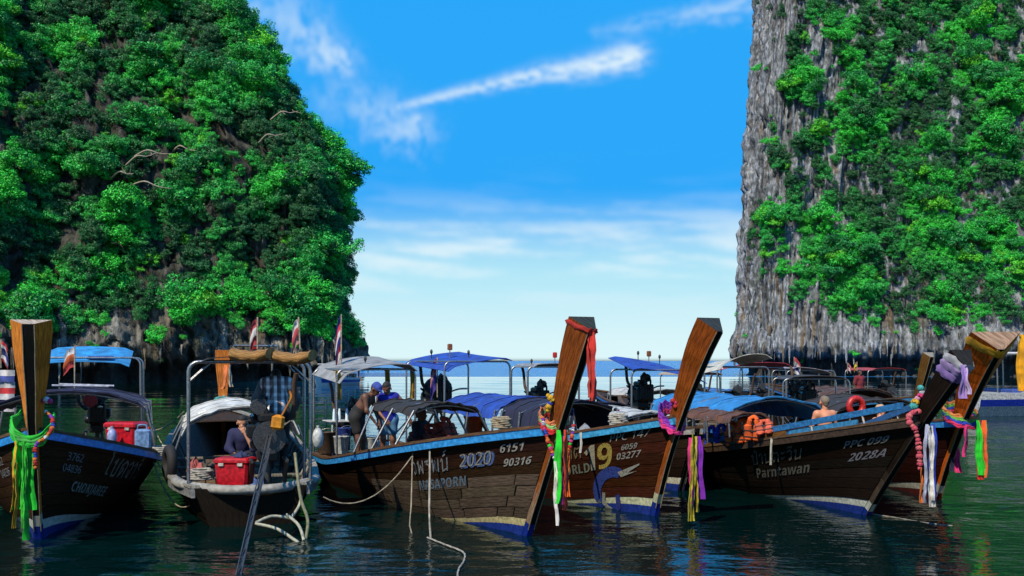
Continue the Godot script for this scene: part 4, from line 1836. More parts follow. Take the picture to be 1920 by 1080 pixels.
func build_boats() -> void:
	var group := "long-tail boats moored in a row"
	b0 = make_boat("long_tail_boat", "long-tail boat cut off at the left edge, only its pipe frame and towel showing", {"x": -10.75, "d": 16.4, "a": -15.0, "L": 8.8, "B": 1.2, "hb": 1.5, "hs": 0.6, "fg": 0.6, "ft": 1.1, "yt": 3.0, "steps": 16, "rows": 5}, group)
	stern_frame(b0, 6.9, 8.2, 1.06, 2.75, paint(Color(0.2, 0.2, 0.22)), {"r": 0.035})
	canopy(b0, 3.2, 6.2, 1.15, 1.62, 0.3, cloth(Color(0.015, 0.02, 0.09)), 0.1)

	b1 = make_boat("long_tail_boat", "dark long-tail boat facing the camera at left, green ribbons on its orange prow", {"x": -6.92, "d": 15.6, "a": -17.0, "L": 9.6, "B": 1.5, "hb": 1.62, "hs": 0.58, "fg": 0.6, "ft": 1.0, "yt": 3.12, "e": 2.4, "mid": 0.45,
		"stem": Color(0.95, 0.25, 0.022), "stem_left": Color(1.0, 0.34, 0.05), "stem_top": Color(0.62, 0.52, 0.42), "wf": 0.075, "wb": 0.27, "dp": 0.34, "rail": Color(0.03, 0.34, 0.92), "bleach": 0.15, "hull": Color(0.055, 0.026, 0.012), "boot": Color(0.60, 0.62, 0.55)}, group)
	canopy(b1, 4.1, 7.4, 1.38, 1.76, 0.28, cloth(Color(0.012, 0.018, 0.075)), 0.1)
	stern_frame(b1, 7.6, 9.1, 1.12, 2.66, cloth(Color(0.02, 0.33, 0.80)), {"roof_hw": 0.9, "lean": 0.25, "pitch": 0.34})
	var sg := B.new()
	sg.box(Vector3(0.30, 2.665, -7.55), Vector3(0.52, 0.012, 0.30), Basis(Vector3.RIGHT, 0.2), 0.0)
	part("roof_panel", sg, cloth(Color(0.01, 0.03, 0.32)), b1.node)
	var bar := B.new()
	bar.tube([Vector3(-0.4, 2.12, -5.2), Vector3(0.62, 2.10, -5.2)], 0.025, 6)
	bar.tube([Vector3(-0.3, 2.14, -5.5), Vector3(0.7, 2.10, -5.5)], 0.022, 6)
	part("boat_pole", bar, paint(Color(0.45, 0.48, 0.6)), b1.node)
	motor(b1, Vector3(0.15, 1.02, -8.7), 1.15)
	var ring := B.new()
	ring.tube([Vector3(0.05, 1.72, -8.15), Vector3(0.05, 1.72, -8.07)], 0.15, 14)
	part("red_pulley", ring, paint(Color(0.5, 0.02, 0.03)), b1.node)
	for e in [["3762", 0.052, 0.26, 0.12], ["04836", 0.045, 0.44, 0.12]]:
		hull_print(b1, 1.0, type(e[0], e[3], false, 0.15), e[1], e[2] + 0.1, "painted_number", Color(0.42, 0.44, 0.46))
		hull_print(b1, -1.0, type(e[0], e[3], false, 0.15), e[1] + 0.075, e[2] + 0.1, "painted_number", Color(0.42, 0.44, 0.46))
	hull_print(b1, 1.0, thai("ockjar'^", 0.26, 0.1), 0.16, 0.48, "painted_name", Color(0.40, 0.44, 0.40))
	hull_print(b1, 1.0, type("CHOKJAREE", 0.20, true, 0.2), 0.075, 0.86, "painted_name", Color(0.42, 0.48, 0.42))

	b2 = make_boat("long_tail_boat", "long-tail boat seen from its stern, white canopy, plaid shirt over its motor", {"x": -7.7, "d": 28.5, "a": 162.9, "L": 12.2, "B": 1.28, "hb": 1.3, "hs": 0.52, "fg": 0.7, "ft": 1.2, "yt": 2.85, "aft": 0.62, "aft_e": 3.5,
		"rail": Color(0.26, 0.27, 0.28), "cap": Color(0.34, 0.33, 0.30), "rail_h": 0.16, "hull": Color(0.018, 0.014, 0.010), "stem": Color(0.7, 0.22, 0.04), "stem_top": Color(0.2, 0.5, 0.45), "lining": Color(0.10, 0.10, 0.10), "benches": [0.5, 0.6, 0.7, 0.8, 0.88], "stripe": 0.2}, group)
	for i in 16:
		var s := 0.35 + 0.6 * i / 15.0
		for side in [-1.0, 1.0]:
			var rib := []
			for k in 6:
				var y := lerpf(0.1, b2.sheer(s) - 0.03, k / 5.0)
				rib.append(b2.hull(s, y, side) - Vector3(side * 0.06, 0, 0))
			var rb := B.new()
			rb.c = line_tone(Color(0.28, 0.27, 0.25), 0.2)
			rb.tube(rib, 0.026, 5)
			part("rib", rb, wood(Color.WHITE), b2.node)
	var rim := []
	for p in curve([b2.rim(0.90, -1.0, 0.0, 0.02), b2.rim(0.96, -1.0, 0.0, 0.0), Vector3(-0.45, 0.60, -12.32), Vector3(0, 0.60, -12.42), Vector3(0.45, 0.60, -12.32), b2.rim(0.96, 1.0, 0.0, 0.0), b2.rim(0.90, 1.0, 0.0, 0.02)], 5):
		rim.append(p)
	var rr := []
	for i in rim.size():
		var dd: Vector3 = (rim[mini(i + 1, rim.size() - 1)] - rim[maxi(i - 1, 0)]).normalized()
		var sd := dd.cross(Vector3.UP).normalized()
		var hoop := PackedVector3Array()
		for k in 8:
			var a := TAU * k / 8
			hoop.append(rim[i] + sd * cos(a) * 0.085 + Vector3(0, sin(a) * 0.075 - 0.01, 0))
		rr.append(hoop)
	var rmb := B.new()
	rmb.loft(rr)
	part("stern_rim", rmb, paint(Color(0.36, 0.36, 0.34), 0.7), b2.node)
	canopy(b2, 4.6, 9.2, 1.08, 1.38, 0.36, cloth(Color(0.80, 0.82, 0.80)), 0.16)
	stern_frame(b2, 11.0, 11.9, 0.95, 2.58, M(Color(0.03, 0.028, 0.026), 0.8, 0.0, "paint"), {"r": 0.028, "roof_hw": 0.8, "sag": 0.0})
	var br := B.new()
	for side in [-1.0, 1.0]:
		br.tube([Vector3(side * 0.95, 2.25, -11.0), Vector3(side * 0.62, 2.56, -11.0)], 0.018, 5)
		br.tube([Vector3(side * 0.95, 2.25, -11.9), Vector3(side * 0.62, 2.56, -11.9)], 0.018, 5)
	br.tube([Vector3(-0.45, 2.84, -11.6), Vector3(0.25, 2.84, -11.6)], 0.018, 5)
	for x in [-0.45, 0.25]:
		br.tube([Vector3(x, 2.6, -11.6), Vector3(x, 2.84, -11.6)], 0.014, 5)
	part("frame_brace", br, steel(), b2.node)
	beacon(b2, Vector3(-0.1, 2.62, -11.5), 0.16, 2)
	var tip := b2.node.transform.basis.inverse() * Vector3(0.72, -1.25, 4.9)
	var m2 := motor(b2, Vector3(-0.28, 1.0, -11.75), 1.25, tip / 1.25)
	# shaft guard lattice beside the tail
	var gd := B.new()
	for i in 9:
		var f := 0.15 + 0.75 * i / 8.0
		gd.tube([Vector3(0, 0.37, -0.47).lerp(tip, f) + Vector3(-0.03, 0.03, 0), Vector3(0, 0.37, -0.47).lerp(tip, f + 0.08) + Vector3(0.03, 0.05, 0)], 0.007, 4)
	gd.tube([Vector3(0.03, 0.43, -0.47), tip + Vector3(0.03, 0.06, 0)], 0.010, 5)
	gd.tube([Vector3(-0.03, 0.43, -0.47), tip + Vector3(-0.03, 0.06, 0)], 0.010, 5)
	part("shaft_guard", gd, M(Color(0.16, 0.16, 0.165), 0.5, 0.7, "metal"), m2)
	var hs := B.new()
	hs.tube(curve([b2.node.transform.affine_inverse() * at(553, 850, 17.0), b2.node.transform.affine_inverse() * at(563, 930, 16.4), b2.node.transform.affine_inverse() * at(577, 975, 15.8), b2.node.transform.affine_inverse() * at(573, 1012, 15.5)], 6), 0.026, 7)
	part("cooling_hose", hs, paint(Color(0.22, 0.22, 0.12)), b2.node)
	for e in [[[480, 982, 15.9], [520, 992, 15.6], [560, 1018, 15.3]], [[537, 965, 16.0], [560, 985, 15.7], [570, 1014, 15.4]], [[480, 980, 15.9], [510, 968, 16.1], [545, 972, 16.2]], [[545, 972, 16.2], [560, 950, 16.4], [565, 930, 16.5]]]:
		var c := []
		for p in pts(e):
			c.append(b2.node.transform.affine_inverse() * p)
		var hb := B.new()
		hb.tube(curve(c, 5), 0.024, 7)
		part("cooling_hose", hb, paint(Color(0.46, 0.46, 0.36)), b2.node)

	b3 = make_boat("long_tail_boat", "long-tail boat in the middle with weathered planks near its bow, 2020 painted on its side", {"x": 0.2, "d": 15.9, "a": -27.0, "L": 8.4, "B": 0.98, "hb": 1.68, "hs": 0.5, "fg": 1.0, "ft": 1.84, "yt": 3.07, "hull": Color(0.036, 0.017, 0.009), "worn": 4, "rows": 8,
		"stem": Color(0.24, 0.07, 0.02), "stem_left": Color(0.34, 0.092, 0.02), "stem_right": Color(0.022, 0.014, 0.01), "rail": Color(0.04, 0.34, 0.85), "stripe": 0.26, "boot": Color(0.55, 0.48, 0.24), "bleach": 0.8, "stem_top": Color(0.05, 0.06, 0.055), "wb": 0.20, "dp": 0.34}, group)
	canopy(b3, 2.9, 5.1, 0.62, 1.74, 0.12, cloth(Color(0.022, 0.02, 0.018)), 0.04)
	stern_frame(b3, 6.5, 8.1, 0.84, 2.42, cloth(Color(0.34, 0.36, 0.38)), {"roof_hw": 0.84, "rise": 0.12, "droop": 0.12, "tilt": 0.12, "pitch": 0.16})
	for e in [[-0.8, 6.55], [0.8, 6.55], [0.8, 8.05]]:
		var g := []
		for i in 8:
			var row := PackedVector3Array()
			for j in 6:
				var x := (j / 5.0 - 0.5) * 0.12
				row.append(Vector3(e[0] + x, 2.4 - i * 0.085, -e[1] + 0.03 * sin(j * 2.4 + i * 0.5)))
			g.append(row)
		var yb := B.new()
		yb.slab(g, 0.006)
		part("yellow_curtain", yb, cloth(Color(0.55, 0.33, 0.02)), b3.node)
	motor(b3, Vector3(-0.05, 1.0, -8.2), 1.0)
	beacon(b3, Vector3(0, 2.55, -7.2), 0.05, 0)
	var dk := B.new()
	dk.box(Vector3(0, 0.52, -7.0), Vector3(1.4, 0.05, 2.0), Basis(), 0.01)
	dk.c = Color(0.12, 0.09, 0.06)
	part("stern_deck", dk, wood(Color(0.12, 0.09, 0.06)), b3.node)
	var tbl := B.new()
	tbl.box(Vector3(-0.3, 1.32, -7.75), Vector3(0.75, 0.03, 0.6), Basis(), 0.008)
	for x in [-0.62, 0.02]:
		tbl.tube([Vector3(x, 0.55, -7.5), Vector3(x, 1.32, -7.5)], 0.018, 5)
	part("shelf", tbl, paint(Color(0.62, 0.64, 0.64)), b3.node)
	var ld := B.new()
	for x in [-0.78, -0.5]:
		ld.tube([Vector3(x, 0.55, -8.32), Vector3(x, 1.75, -8.32)], 0.018, 6)
	for i in 7:
		ld.tube([Vector3(-0.78, 0.65 + i * 0.17, -8.32), Vector3(-0.5, 0.65 + i * 0.17, -8.32)], 0.012, 5)
	part("ladder", ld, steel(), b3.node)
	hull_print(b3, -1.0, type("6151", 0.13, true, 0.1), 0.085, 0.32, "painted_number", Color(0.50, 0.50, 0.48))
	hull_print(b3, -1.0, type("90316", 0.12, true, 0.1), 0.075, 0.54, "painted_number", Color(0.50, 0.50, 0.48))
	hull_print(b3, -1.0, type("2020", 0.22, true, 0.1), 0.172, 0.50, "painted_year", Color(0.10, 0.20, 0.55))
	hull_print(b3, -1.0, type("2020", 0.21, false, 0.1), 0.174, 0.475, "painted_year", Color(0.50, 0.52, 0.46), 0.022)
	hull_print(b3, -1.0, thai("wfrNn~", 0.20, 0.1), 0.315, 0.50, "painted_name", Color(0.34, 0.38, 0.42))
	hull_print(b3, -1.0, type("NASAPORN", 0.16, true, 0.12), 0.30, 0.78, "painted_name", Color(0.18, 0.30, 0.44))

	b4 = make_boat("long_tail_boat", "long-tail boat with a big yellow 19 and a blue marlin painted on its bow", {"x": 2.38, "d": 18.0, "a": -28.0, "L": 9.6, "B": 1.0, "hb": 1.68, "hs": 0.5, "fg": 0.72, "ft": 1.68, "yt": 3.11, "e": 1.9, "steps": 24,
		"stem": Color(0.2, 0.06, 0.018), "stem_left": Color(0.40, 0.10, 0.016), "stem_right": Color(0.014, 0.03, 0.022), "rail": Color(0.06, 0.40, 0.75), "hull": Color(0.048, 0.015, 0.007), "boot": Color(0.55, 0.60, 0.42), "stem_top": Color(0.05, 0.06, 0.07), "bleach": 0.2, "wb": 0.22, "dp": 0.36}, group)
	canopy(b4, 4.0, 6.6, 0.95, 1.62, 0.25, cloth(DEEPBLUE), 0.14)
	canopy(b4, 2.3, 3.9, 0.92, 1.62, 0.22, cloth(NAVY), 0.42, "rolled_tarpaulin")
	stern_frame(b4, 6.7, 8.9, 0.82, 2.58, cloth(DEEPBLUE), {"roof_hw": 0.8, "pitch": 0.16, "tilt": 0.12})
	motor(b4, Vector3(0, 1.35, -9.0), 1.15)
	var cover := B.new()
	cover.ball(Vector3(0, 1.92, -8.9), Vector3(0.34, 0.30, 0.42), 12, 8)
	part("motor_cover", cover, cloth(Color(0.015, 0.015, 0.017)), b4.node)
	beacon(b4, Vector3(-0.3, 2.65, -8.6), 0.12, 0)
	beacon(b4, Vector3(0.0, 2.65, -8.2), 0.2, 1)
	beacon(b4, Vector3(0.3, 2.65, -7.8), 0.1, 0)
	hull_print(b4, -1.0, type("PPC 147", 0.14, false, 0.1), 0.105, 0.26, "painted_number", Color(0.48, 0.50, 0.44))
	hull_print(b4, -1.0, type("6059", 0.10, true, 0.1), 0.082, 0.44, "painted_number", Color(0.42, 0.42, 0.38))
	hull_print(b4, -1.0, type("03277", 0.12, true, 0.1), 0.090, 0.60, "painted_number", Color(0.46, 0.46, 0.42))
	hull_print(b4, -1.0, type("1", 0.46, true, 0.0), 0.160, 0.72, "painted_number", Color(0.60, 0.56, 0.40))
	hull_print(b4, -1.0, type("9", 0.46, true, 0.0), 0.131, 0.72, "painted_number", Color(0.62, 0.48, 0.08))
	hull_print(b4, -1.0, thai("fkt'", 0.19, 0.05), 0.225, 0.45, "painted_name", Color(0.26, 0.22, 0.10))
	hull_print(b4, -1.0, type("WORLD", 0.17, true, 0.0), 0.235, 0.74, "painted_name", Color(0.24, 0.28, 0.22))
	var body := []
	for i in 17:
		var f := i / 16.0
		var a := lerpf(PI * 1.12, PI * 0.30, f)
		body.append(Vector2(0.36 + cos(a) * 0.42, 0.0 + sin(a) * 0.42))
	for i in 17:
		var f := i / 16.0
		var a := lerpf(PI * 0.34, PI * 1.22, f)
		body.append(Vector2(0.40 + cos(a) * 0.27, -0.05 + sin(a) * 0.27))
	hull_print(b4, -1.0, shape(body), 0.140, 1.12, "painted_fish", Color(0.012, 0.06, 0.42))
	hull_print(b4, -1.0, shape([Vector2(0.52, 0.30), Vector2(0.95, 0.40), Vector2(0.95, 0.37), Vector2(0.72, 0.26), Vector2(0.93, 0.27), Vector2(0.60, 0.20)], 0.004), 0.140, 1.12, "painted_fish", Color(0.45, 0.47, 0.42))
	hull_print(b4, -1.0, shape([Vector2(0.17, -0.02), Vector2(0.14, -0.22), Vector2(0.28, -0.36), Vector2(0.42, -0.34), Vector2(0.30, -0.28), Vector2(0.22, -0.18), Vector2(0.24, -0.04)], 0.004), 0.140, 1.12, "painted_fish", Color(0.42, 0.44, 0.40))
	hull_print(b4, -1.0, shape([Vector2(0.48, -0.12), Vector2(0.58, -0.10), Vector2(0.62, -0.36), Vector2(0.52, -0.42), Vector2(0.50, -0.3)], 0.002), 0.140, 1.12, "painted_fish", Color(0.01, 0.03, 0.34))

	b5 = make_boat("long_tail_boat", "long dark long-tail boat on the right with a blue canopy and a black raked prow", {"x": 5.94, "d": 18.0, "a": -12.0, "L": 11.6, "B": 1.22, "hb": 1.72, "hs": 0.50, "fg": 1.72, "ft": 2.76, "yt": 2.6, "e": 2.75, "edge": Color(0.05, 0.04, 0.03), "steps": 28,
		"stem": Color(0.020, 0.014, 0.010), "stem_left": Color(0.028, 0.017, 0.012), "stem_top": Color(0.03, 0.03, 0.03), "rail": Color(0.07, 0.045, 0.03), "cap": Color(0.14, 0.085, 0.05), "hull": Color(0.021, 0.015, 0.010), "boot": Color(0.60, 0.64, 0.56), "stripe": 0.27, "wb": 0.17, "dp": 0.3, "wf": 0.07, "bleach": 0.3}, group)
	canopy(b5, 3.2, 7.8, 1.08, 1.58, 0.28, cloth(SKYBLUE), 0.16)
	canopy(b5, 2.2, 4.5, 0.42, 1.50, 0.12, cloth(Color(0.14, 0.055, 0.03)), 0.05, "side_awning", -1.05, 3)
	stern_frame(b5, 9.4, 11.2, 0.98, 2.36, cloth(DEEPBLUE), {"roof_hw": 1.0, "tilt": -0.18, "pitch": 0.3, "r": 0.026})
	motor(b5, Vector3(-0.2, 1.35, -11.0), 1.15)
	beacon(b5, Vector3(-0.4, 2.6, -10.6), 0.16, 0)
	beacon(b5, Vector3(-0.1, 2.55, -10.6), 0.16, 1)
	beacon(b5, Vector3(0.2, 2.5, -10.6), 0.16, 0)
	for side in [-1.0, 1.0]:
		var up := []
		for i in 13:
			var s := lerpf(0.02, 0.36, i / 12.0)
			up.append(b5.rim(s, side, 0.24 - 0.12 * i / 12.0, -0.05))
		var ub := B.new()
		var rings := []
		for p in up:
			rings.append(PackedVector3Array([p + Vector3(-0.02, -0.05, 0), p + Vector3(0.03, -0.05, 0), p + Vector3(0.03, 0.05, 0), p + Vector3(-0.02, 0.05, 0)]))
		ub.loft(rings, true, true, false)
		part("washboard", ub, paint(Color(0.03, 0.20, 0.50)), b5.node)
		for i in 5:
			var s := lerpf(0.06, 0.34, i / 4.0)
			var tb := B.new()
			tb.tube([b5.rim(s, side, 0.0, -0.05), b5.rim(s + 0.004, side, 0.22 - 0.1 * i / 4.0, -0.05)], 0.018, 5)
			part("stanchion", tb, paint(Color(0.5, 0.5, 0.48)), b5.node)
	var sb := B.new()
	sb.c = Color(0.20, 0.095, 0.03)
	var sgd := []
	for i in 9:
		var s := lerpf(0.175, 0.40, i / 8.0)
		sgd.append(PackedVector3Array([b5.rim(s, -1.0, 0.04, -0.03), b5.rim(s, -1.0, 0.24, -0.05)]))
	sb.slab(sgd, 0.03, false)
	part("side_board", sb, wood(Color.WHITE), b5.node)
	var sb2 := B.new()
	sgd = []
	for i in 9:
		var s := lerpf(0.07, 0.17, i / 8.0)
		sgd.append(PackedVector3Array([b5.rim(s, -1.0, 0.03, -0.04), b5.rim(s, -1.0, 0.13, -0.06)]))
	sb2.slab(sgd, 0.03, false)
	part("side_board", sb2, paint(Color(0.04, 0.22, 0.45)), b5.node)
	hull_print(b5, -1.0, type("PPC 099", 0.13, true, 0.1), 0.075, 0.36, "painted_number", Color(0.26, 0.27, 0.28))
	hull_print(b5, -1.0, type("2028A", 0.15, true, 0.1), 0.062, 0.62, "painted_number", Color(0.30, 0.31, 0.36))
	hull_print(b5, -1.0, thai("p'antew^n", 0.19, 0.1), 0.245, 0.44, "painted_name", Color(0.20, 0.19, 0.15))
	hull_print(b5, -1.0, type("Parntawan", 0.19, true, 0.12), 0.24, 0.72, "painted_name", Color(0.24, 0.23, 0.19))

	b6 = make_boat("long_tail_boat", "long-tail boat at the right with a wide orange-brown prow and rainbow sash", {"x": 7.96, "d": 20.0, "a": 2.0, "L": 10.6, "B": 1.2, "hb": 1.55, "hs": 0.62, "fg": 1.25, "ft": 2.8, "yt": 2.86, "steps": 24,
		"stem": Color(0.7, 0.25, 0.03), "stem_left": Color(0.92, 0.17, 0.014), "stem_right": Color(1.0, 0.34, 0.03), "stem_top": Color(0.42, 0.28, 0.2), "rail": Color(0.05, 0.33, 0.75), "hull": Color(0.05, 0.012, 0.008), "bottom": Color(0.12, 0.012, 0.01), "wf": 0.05, "wb": 0.40, "dp": 0.36, "bleach": 0.0}, group)
	canopy(b6, 3.0, 6.4, 1.12, 1.50, 0.26, cloth(Color(0.028, 0.022, 0.02)), 0.1)
	stern_frame(b6, 9.0, 10.4, 0.9, 2.1, cloth(Color(0.05, 0.05, 0.06)), {"roof_hw": 0.8})
	motor(b6, Vector3(0, 1.2, -10.2), 1.1)
	var b11 := make_boat("long_tail_boat", "distant long-tail boat with a thin tan roof behind the prow of the 2020 boat", {"x": 3.9, "d": 46.0, "a": 160.0, "L": 8.6, "B": 1.1, "hb": 1.3, "hs": 0.6, "fg": 0.7, "ft": 1.2, "yt": 2.2, "steps": 12, "rows": 5, "post": false}, group)
	stern_frame(b11, 6.8, 8.3, 0.8, 2.1, cloth(Color(0.50, 0.42, 0.32)), {"roof_hw": 0.85})
	canopy(b11, 2.5, 5.8, 0.95, 1.35, 0.15, cloth(Color(0.6, 0.62, 0.62)), 0.1)
	motor(b11, Vector3(0, 1.0, -8.4), 1.0)
	var b12 := make_boat("long_tail_boat", "distant long-tail boat with a red and white roof beside the 19 boat's prow", {"x": 7.3, "d": 45.5, "a": 170.0, "L": 8.8, "B": 1.1, "hb": 1.3, "hs": 0.6, "fg": 0.7, "ft": 1.2, "yt": 2.2, "steps": 12, "rows": 5, "post": false}, group)
	stern_frame(b12, 6.6, 8.4, 0.85, 2.35, cloth(Color(0.48, 0.05, 0.10)), {"roof_hw": 0.95, "pitch": 0.2})
	canopy(b12, 2.5, 5.8, 0.95, 1.35, 0.15, cloth(Color(0.05, 0.2, 0.55)), 0.1)
	motor(b12, Vector3(0, 1.0, -8.6), 1.0)
	b10 = make_boat("long_tail_boat", "long-tail boat with a pitched off-white stern roof behind the blue canopy", {"x": 4.2, "d": 38.6, "a": 165.0, "L": 9.0, "B": 1.1, "hb": 1.3, "hs": 0.6, "fg": 0.7, "ft": 1.2, "yt": 2.2, "steps": 14, "rows": 5, "post": false}, group)
	stern_frame(b10, 7.3, 8.9, 0.8, 2.42, cloth(Color(0.70, 0.70, 0.62)), {"roof_hw": 0.82, "rise": 0.2, "tilt": -0.16, "pitch": 0.2})
	motor(b10, Vector3(0, 1.1, -8.8), 1.0)

	b7 = make_boat("long_tail_boat", "long-tail boat with a white canopy between the 19 boat and the blue canopy boat", {"x": 3.35, "d": 21.2, "a": -18.0, "L": 9.0, "B": 0.9, "hb": 1.3, "hs": 0.58, "fg": 0.7, "ft": 1.2, "yt": 2.2, "steps": 16, "rows": 5, "post": false, "rail": Color(0.42, 0.40, 0.36)}, group)
	canopy(b7, 0.9, 3.6, 0.86, 1.40, 0.14, cloth(Color(0.62, 0.66, 0.68)), 0.3)
	canopy(b7, 3.8, 6.0, 0.86, 1.42, 0.2, cloth(NAVY), 0.36, "rolled_tarpaulin")
	stern_frame(b7, 7.3, 8.7, 0.72, 2.44, cloth(Color(0.36, 0.38, 0.40)), {"r": 0.03})
	motor(b7, Vector3(0, 1.2, -8.6), 1.1)
	beacon(b7, Vector3(-0.3, 2.5, -8.2), 0.05, 0)
	beacon(b7, Vector3(0.3, 2.5, -8.0), 0.18, 2)

	b8 = make_boat("long_tail_boat", "distant long-tail boat with a small grey roof below the right cliff", {"x": 12.13, "d": 33.0, "a": -7.0, "L": 9.0, "B": 1.1, "hb": 1.5, "hs": 0.6, "fg": 0.9, "ft": 1.6, "yt": 2.75, "steps": 14, "rows": 5, "stem": Color(0.25, 0.12, 0.03), "stem_top": Color(0.35, 0.33, 0.28), "wb": 0.16, "rail": Color(0.04, 0.24, 0.5)}, group)
	stern_frame(b8, 7.2, 8.7, 0.95, 2.22, cloth(Color(0.38, 0.36, 0.42)), {"roof_hw": 0.75, "tilt": -0.1})
	canopy(b8, 2.6, 6.0, 1.0, 1.45, 0.22, cloth(Color(0.10, 0.05, 0.04)), 0.1)
	motor(b8, Vector3(0, 1.1, -8.6), 1.1)

	b9 = make_boat("long_tail_boat", "distant long-tail boat with a red roof below the right cliff", {"x": 13.2, "d": 54.0, "a": 163.0, "L": 9.6, "B": 1.2, "hb": 1.4, "hs": 0.6, "fg": 0.7, "ft": 1.2, "yt": 2.2, "steps": 14, "rows": 5, "post": false}, group)
	stern_frame(b9, 7.6, 9.2, 0.95, 2.2, cloth(Color(0.50, 0.05, 0.06)), {"roof_hw": 0.85})
	motor(b9, Vector3(0, 1.0, -9.2), 1.0)


func speedboat(label: String, where: Vector3, turn: float, k: float) -> void:
	var t := thing("speedboat", label, "boat", where, turn, "white speedboats")
	var white := paint(Color(0.72, 0.74, 0.76), 0.25)
	var rings := []
	for i in 13:
		var f := i / 12.0
		var w := 1.35 * (1.0 - pow(f, 3.2)) + 0.04
		var hgt := 0.85 + 0.45 * f * f
		var z := -4.2 + 8.6 * f
		rings.append(PackedVector3Array([Vector3(-w, hgt, z + 0.5 * f), Vector3(-w * 0.92, 0.35, z), Vector3(-w * 0.72, -0.05, z - 0.1 * f), Vector3(0, -0.4 + 0.3 * f * f, z - 0.3 * f), Vector3(w * 0.72, -0.05, z - 0.1 * f), Vector3(w * 0.92, 0.35, z), Vector3(w, hgt, z + 0.5 * f)]))
	var hb := B.new()
	hb.loft(rings, true, true, false)
	part("hull", hb, white, t)
	for s in [-1.0, 1.0]:
		var g := []
		for i in 12:
			var r: PackedVector3Array = rings[i]
			var a: Vector3 = r[0] if s < 0 else r[6]
			var b: Vector3 = r[1] if s < 0 else r[5]
			g.append(PackedVector3Array([a.lerp(b, 0.45) + Vector3(s * 0.012, 0, 0), a.lerp(b, 0.95) + Vector3(s * 0.012, 0, 0)]))
		var sb := B.new()
		sb.slab(g, 0.01 * s)
		part("hull_stripe", sb, paint(Color(0.01, 0.03, 0.35), 0.3), t)
	var rf := B.new()
	rf.box(Vector3(0, 2.35, -0.9), Vector3(2.3, 0.1, 5.2), Basis(), 0.04)
	part("roof", rf, white, t)
	for x in [-1.05, 1.05]:
		for z in [-3.3, -1.6, 0.1, 1.5]:
			var pb := B.new()
			pb.tube([Vector3(x, 0.9, z), Vector3(x, 2.33, z - 0.05)], 0.03, 6)
			part("roof_post", pb, steel(), t)
	var ws := B.new()
	ws.slab([PackedVector3Array([Vector3(-1.05, 1.0, 2.2), Vector3(0, 1.1, 2.6), Vector3(1.05, 1.0, 2.2)]), PackedVector3Array([Vector3(-0.95, 1.6, 1.7), Vector3(0, 1.65, 2.0), Vector3(0.95, 1.6, 1.7)])], 0.02)
	part("windscreen", ws, M(Color(0.03, 0.05, 0.07), 0.1, 0.0, "plain"), t)
	for x in [-0.5, 0.0, 0.5]:
		var om := B.new()
		om.box(Vector3(x, 1.05, -4.5), Vector3(0.34, 0.5, 0.5), Basis(), 0.06)
		om.box(Vector3(x, 0.4, -4.45), Vector3(0.12, 0.9, 0.22), Basis(), 0.03)
		part("outboard_motor", om, M(Color(0.03, 0.03, 0.035), 0.35, 0.0, "plain"), t)
	for z in [-2.4, -1.2, 0.0]:
		var st := B.new()
		st.box(Vector3(0, 0.85, z), Vector3(1.9, 0.3, 0.4), Basis(), 0.04)
		part("seat", st, paint(Color(0.05, 0.10, 0.4)), t)
	t.scale = Vector3.ONE * k


# ---------- everything that lies, hangs and sits on the boats ----------
func cooler(label: String, where: Vector3, turn: float, size: Vector3) -> void:
	var t := thing("cooler", label, "cooler", where, turn, "red coolers")
	var red := M(Color(0.58, 0.008, 0.02), 0.35, 0.0, "paint")
	var b := B.new()
	var r := []
	for e in [[0.0, 0.88], [0.02, 0.9], [0.76, 1.0]]:
		var x: float = size.x * 0.5 * e[1]
		var z: float = size.z * 0.5 * e[1]
		var c := 0.04
		r.append(PackedVector3Array([Vector3(-x + c, size.y * e[0], -z), Vector3(x - c, size.y * e[0], -z), Vector3(x, size.y * e[0], -z + c), Vector3(x, size.y * e[0], z - c), Vector3(x - c, size.y * e[0], z), Vector3(-x + c, size.y * e[0], z), Vector3(-x, size.y * e[0], z - c), Vector3(-x, size.y * e[0], -z + c)]))
	b.loft(r, true, true, false)
	part("chest", b, red, t)
	var l := B.new()
	l.box(Vector3(0, size.y * 0.88, 0), Vector3(size.x * 1.06, size.y * 0.22, size.z * 1.08), Basis(), 0.03)
	part("lid", l, red, t)
	for x in [-0.28, 0.28]:
		var k := B.new()
		k.box(Vector3(size.x * x, size.y * 0.76, size.z * 0.545), Vector3(0.09, 0.05, 0.02), Basis(), 0.006)
		part("latch", k, paint(Color(0.6, 0.55, 0.5)), t)
	for s in [-1.0, 1.0]:
		var h := B.new()
		h.tube(curve([Vector3(s * size.x * 0.5, size.y * 0.6, -0.1), Vector3(s * size.x * 0.56, size.y * 0.55, 0), Vector3(s * size.x * 0.5, size.y * 0.6, 0.1)], 4), 0.012, 5)
		part("handle", h, paint(Color(0.3, 0.02, 0.02)), t)


func bucket(label: String, where: Vector3, r: float, h: float, c: Color) -> void:
	var t := thing("bucket", label, "bucket", where, rnd(0, 3), "buckets on the stern deck")
	var b := B.new()
	var rings := []
	for e in [[0.0, 0.8], [h, 1.0], [h + 0.012, 1.06], [h + 0.02, 1.0], [h - 0.02, 0.93], [0.02, 0.74]]:
		var ring := PackedVector3Array()
		for k in 14:
			ring.append(Vector3(cos(TAU * k / 14) * r * e[1], e[0], sin(TAU * k / 14) * r * e[1]))
		rings.append(ring)
	b.loft(rings)
	part("pail", b, paint(c, 0.4), t)
	var hd := B.new()
	var p := []
	for k in 9:
		var a := PI * k / 8
		p.append(Vector3(cos(a) * r * 1.03, h - 0.02 + sin(a) * r * 0.5, sin(a) * r * 0.8))
	hd.tube(p, 0.006, 4)
	part("handle", hd, steel(), t)


var jacket_mesh := {}


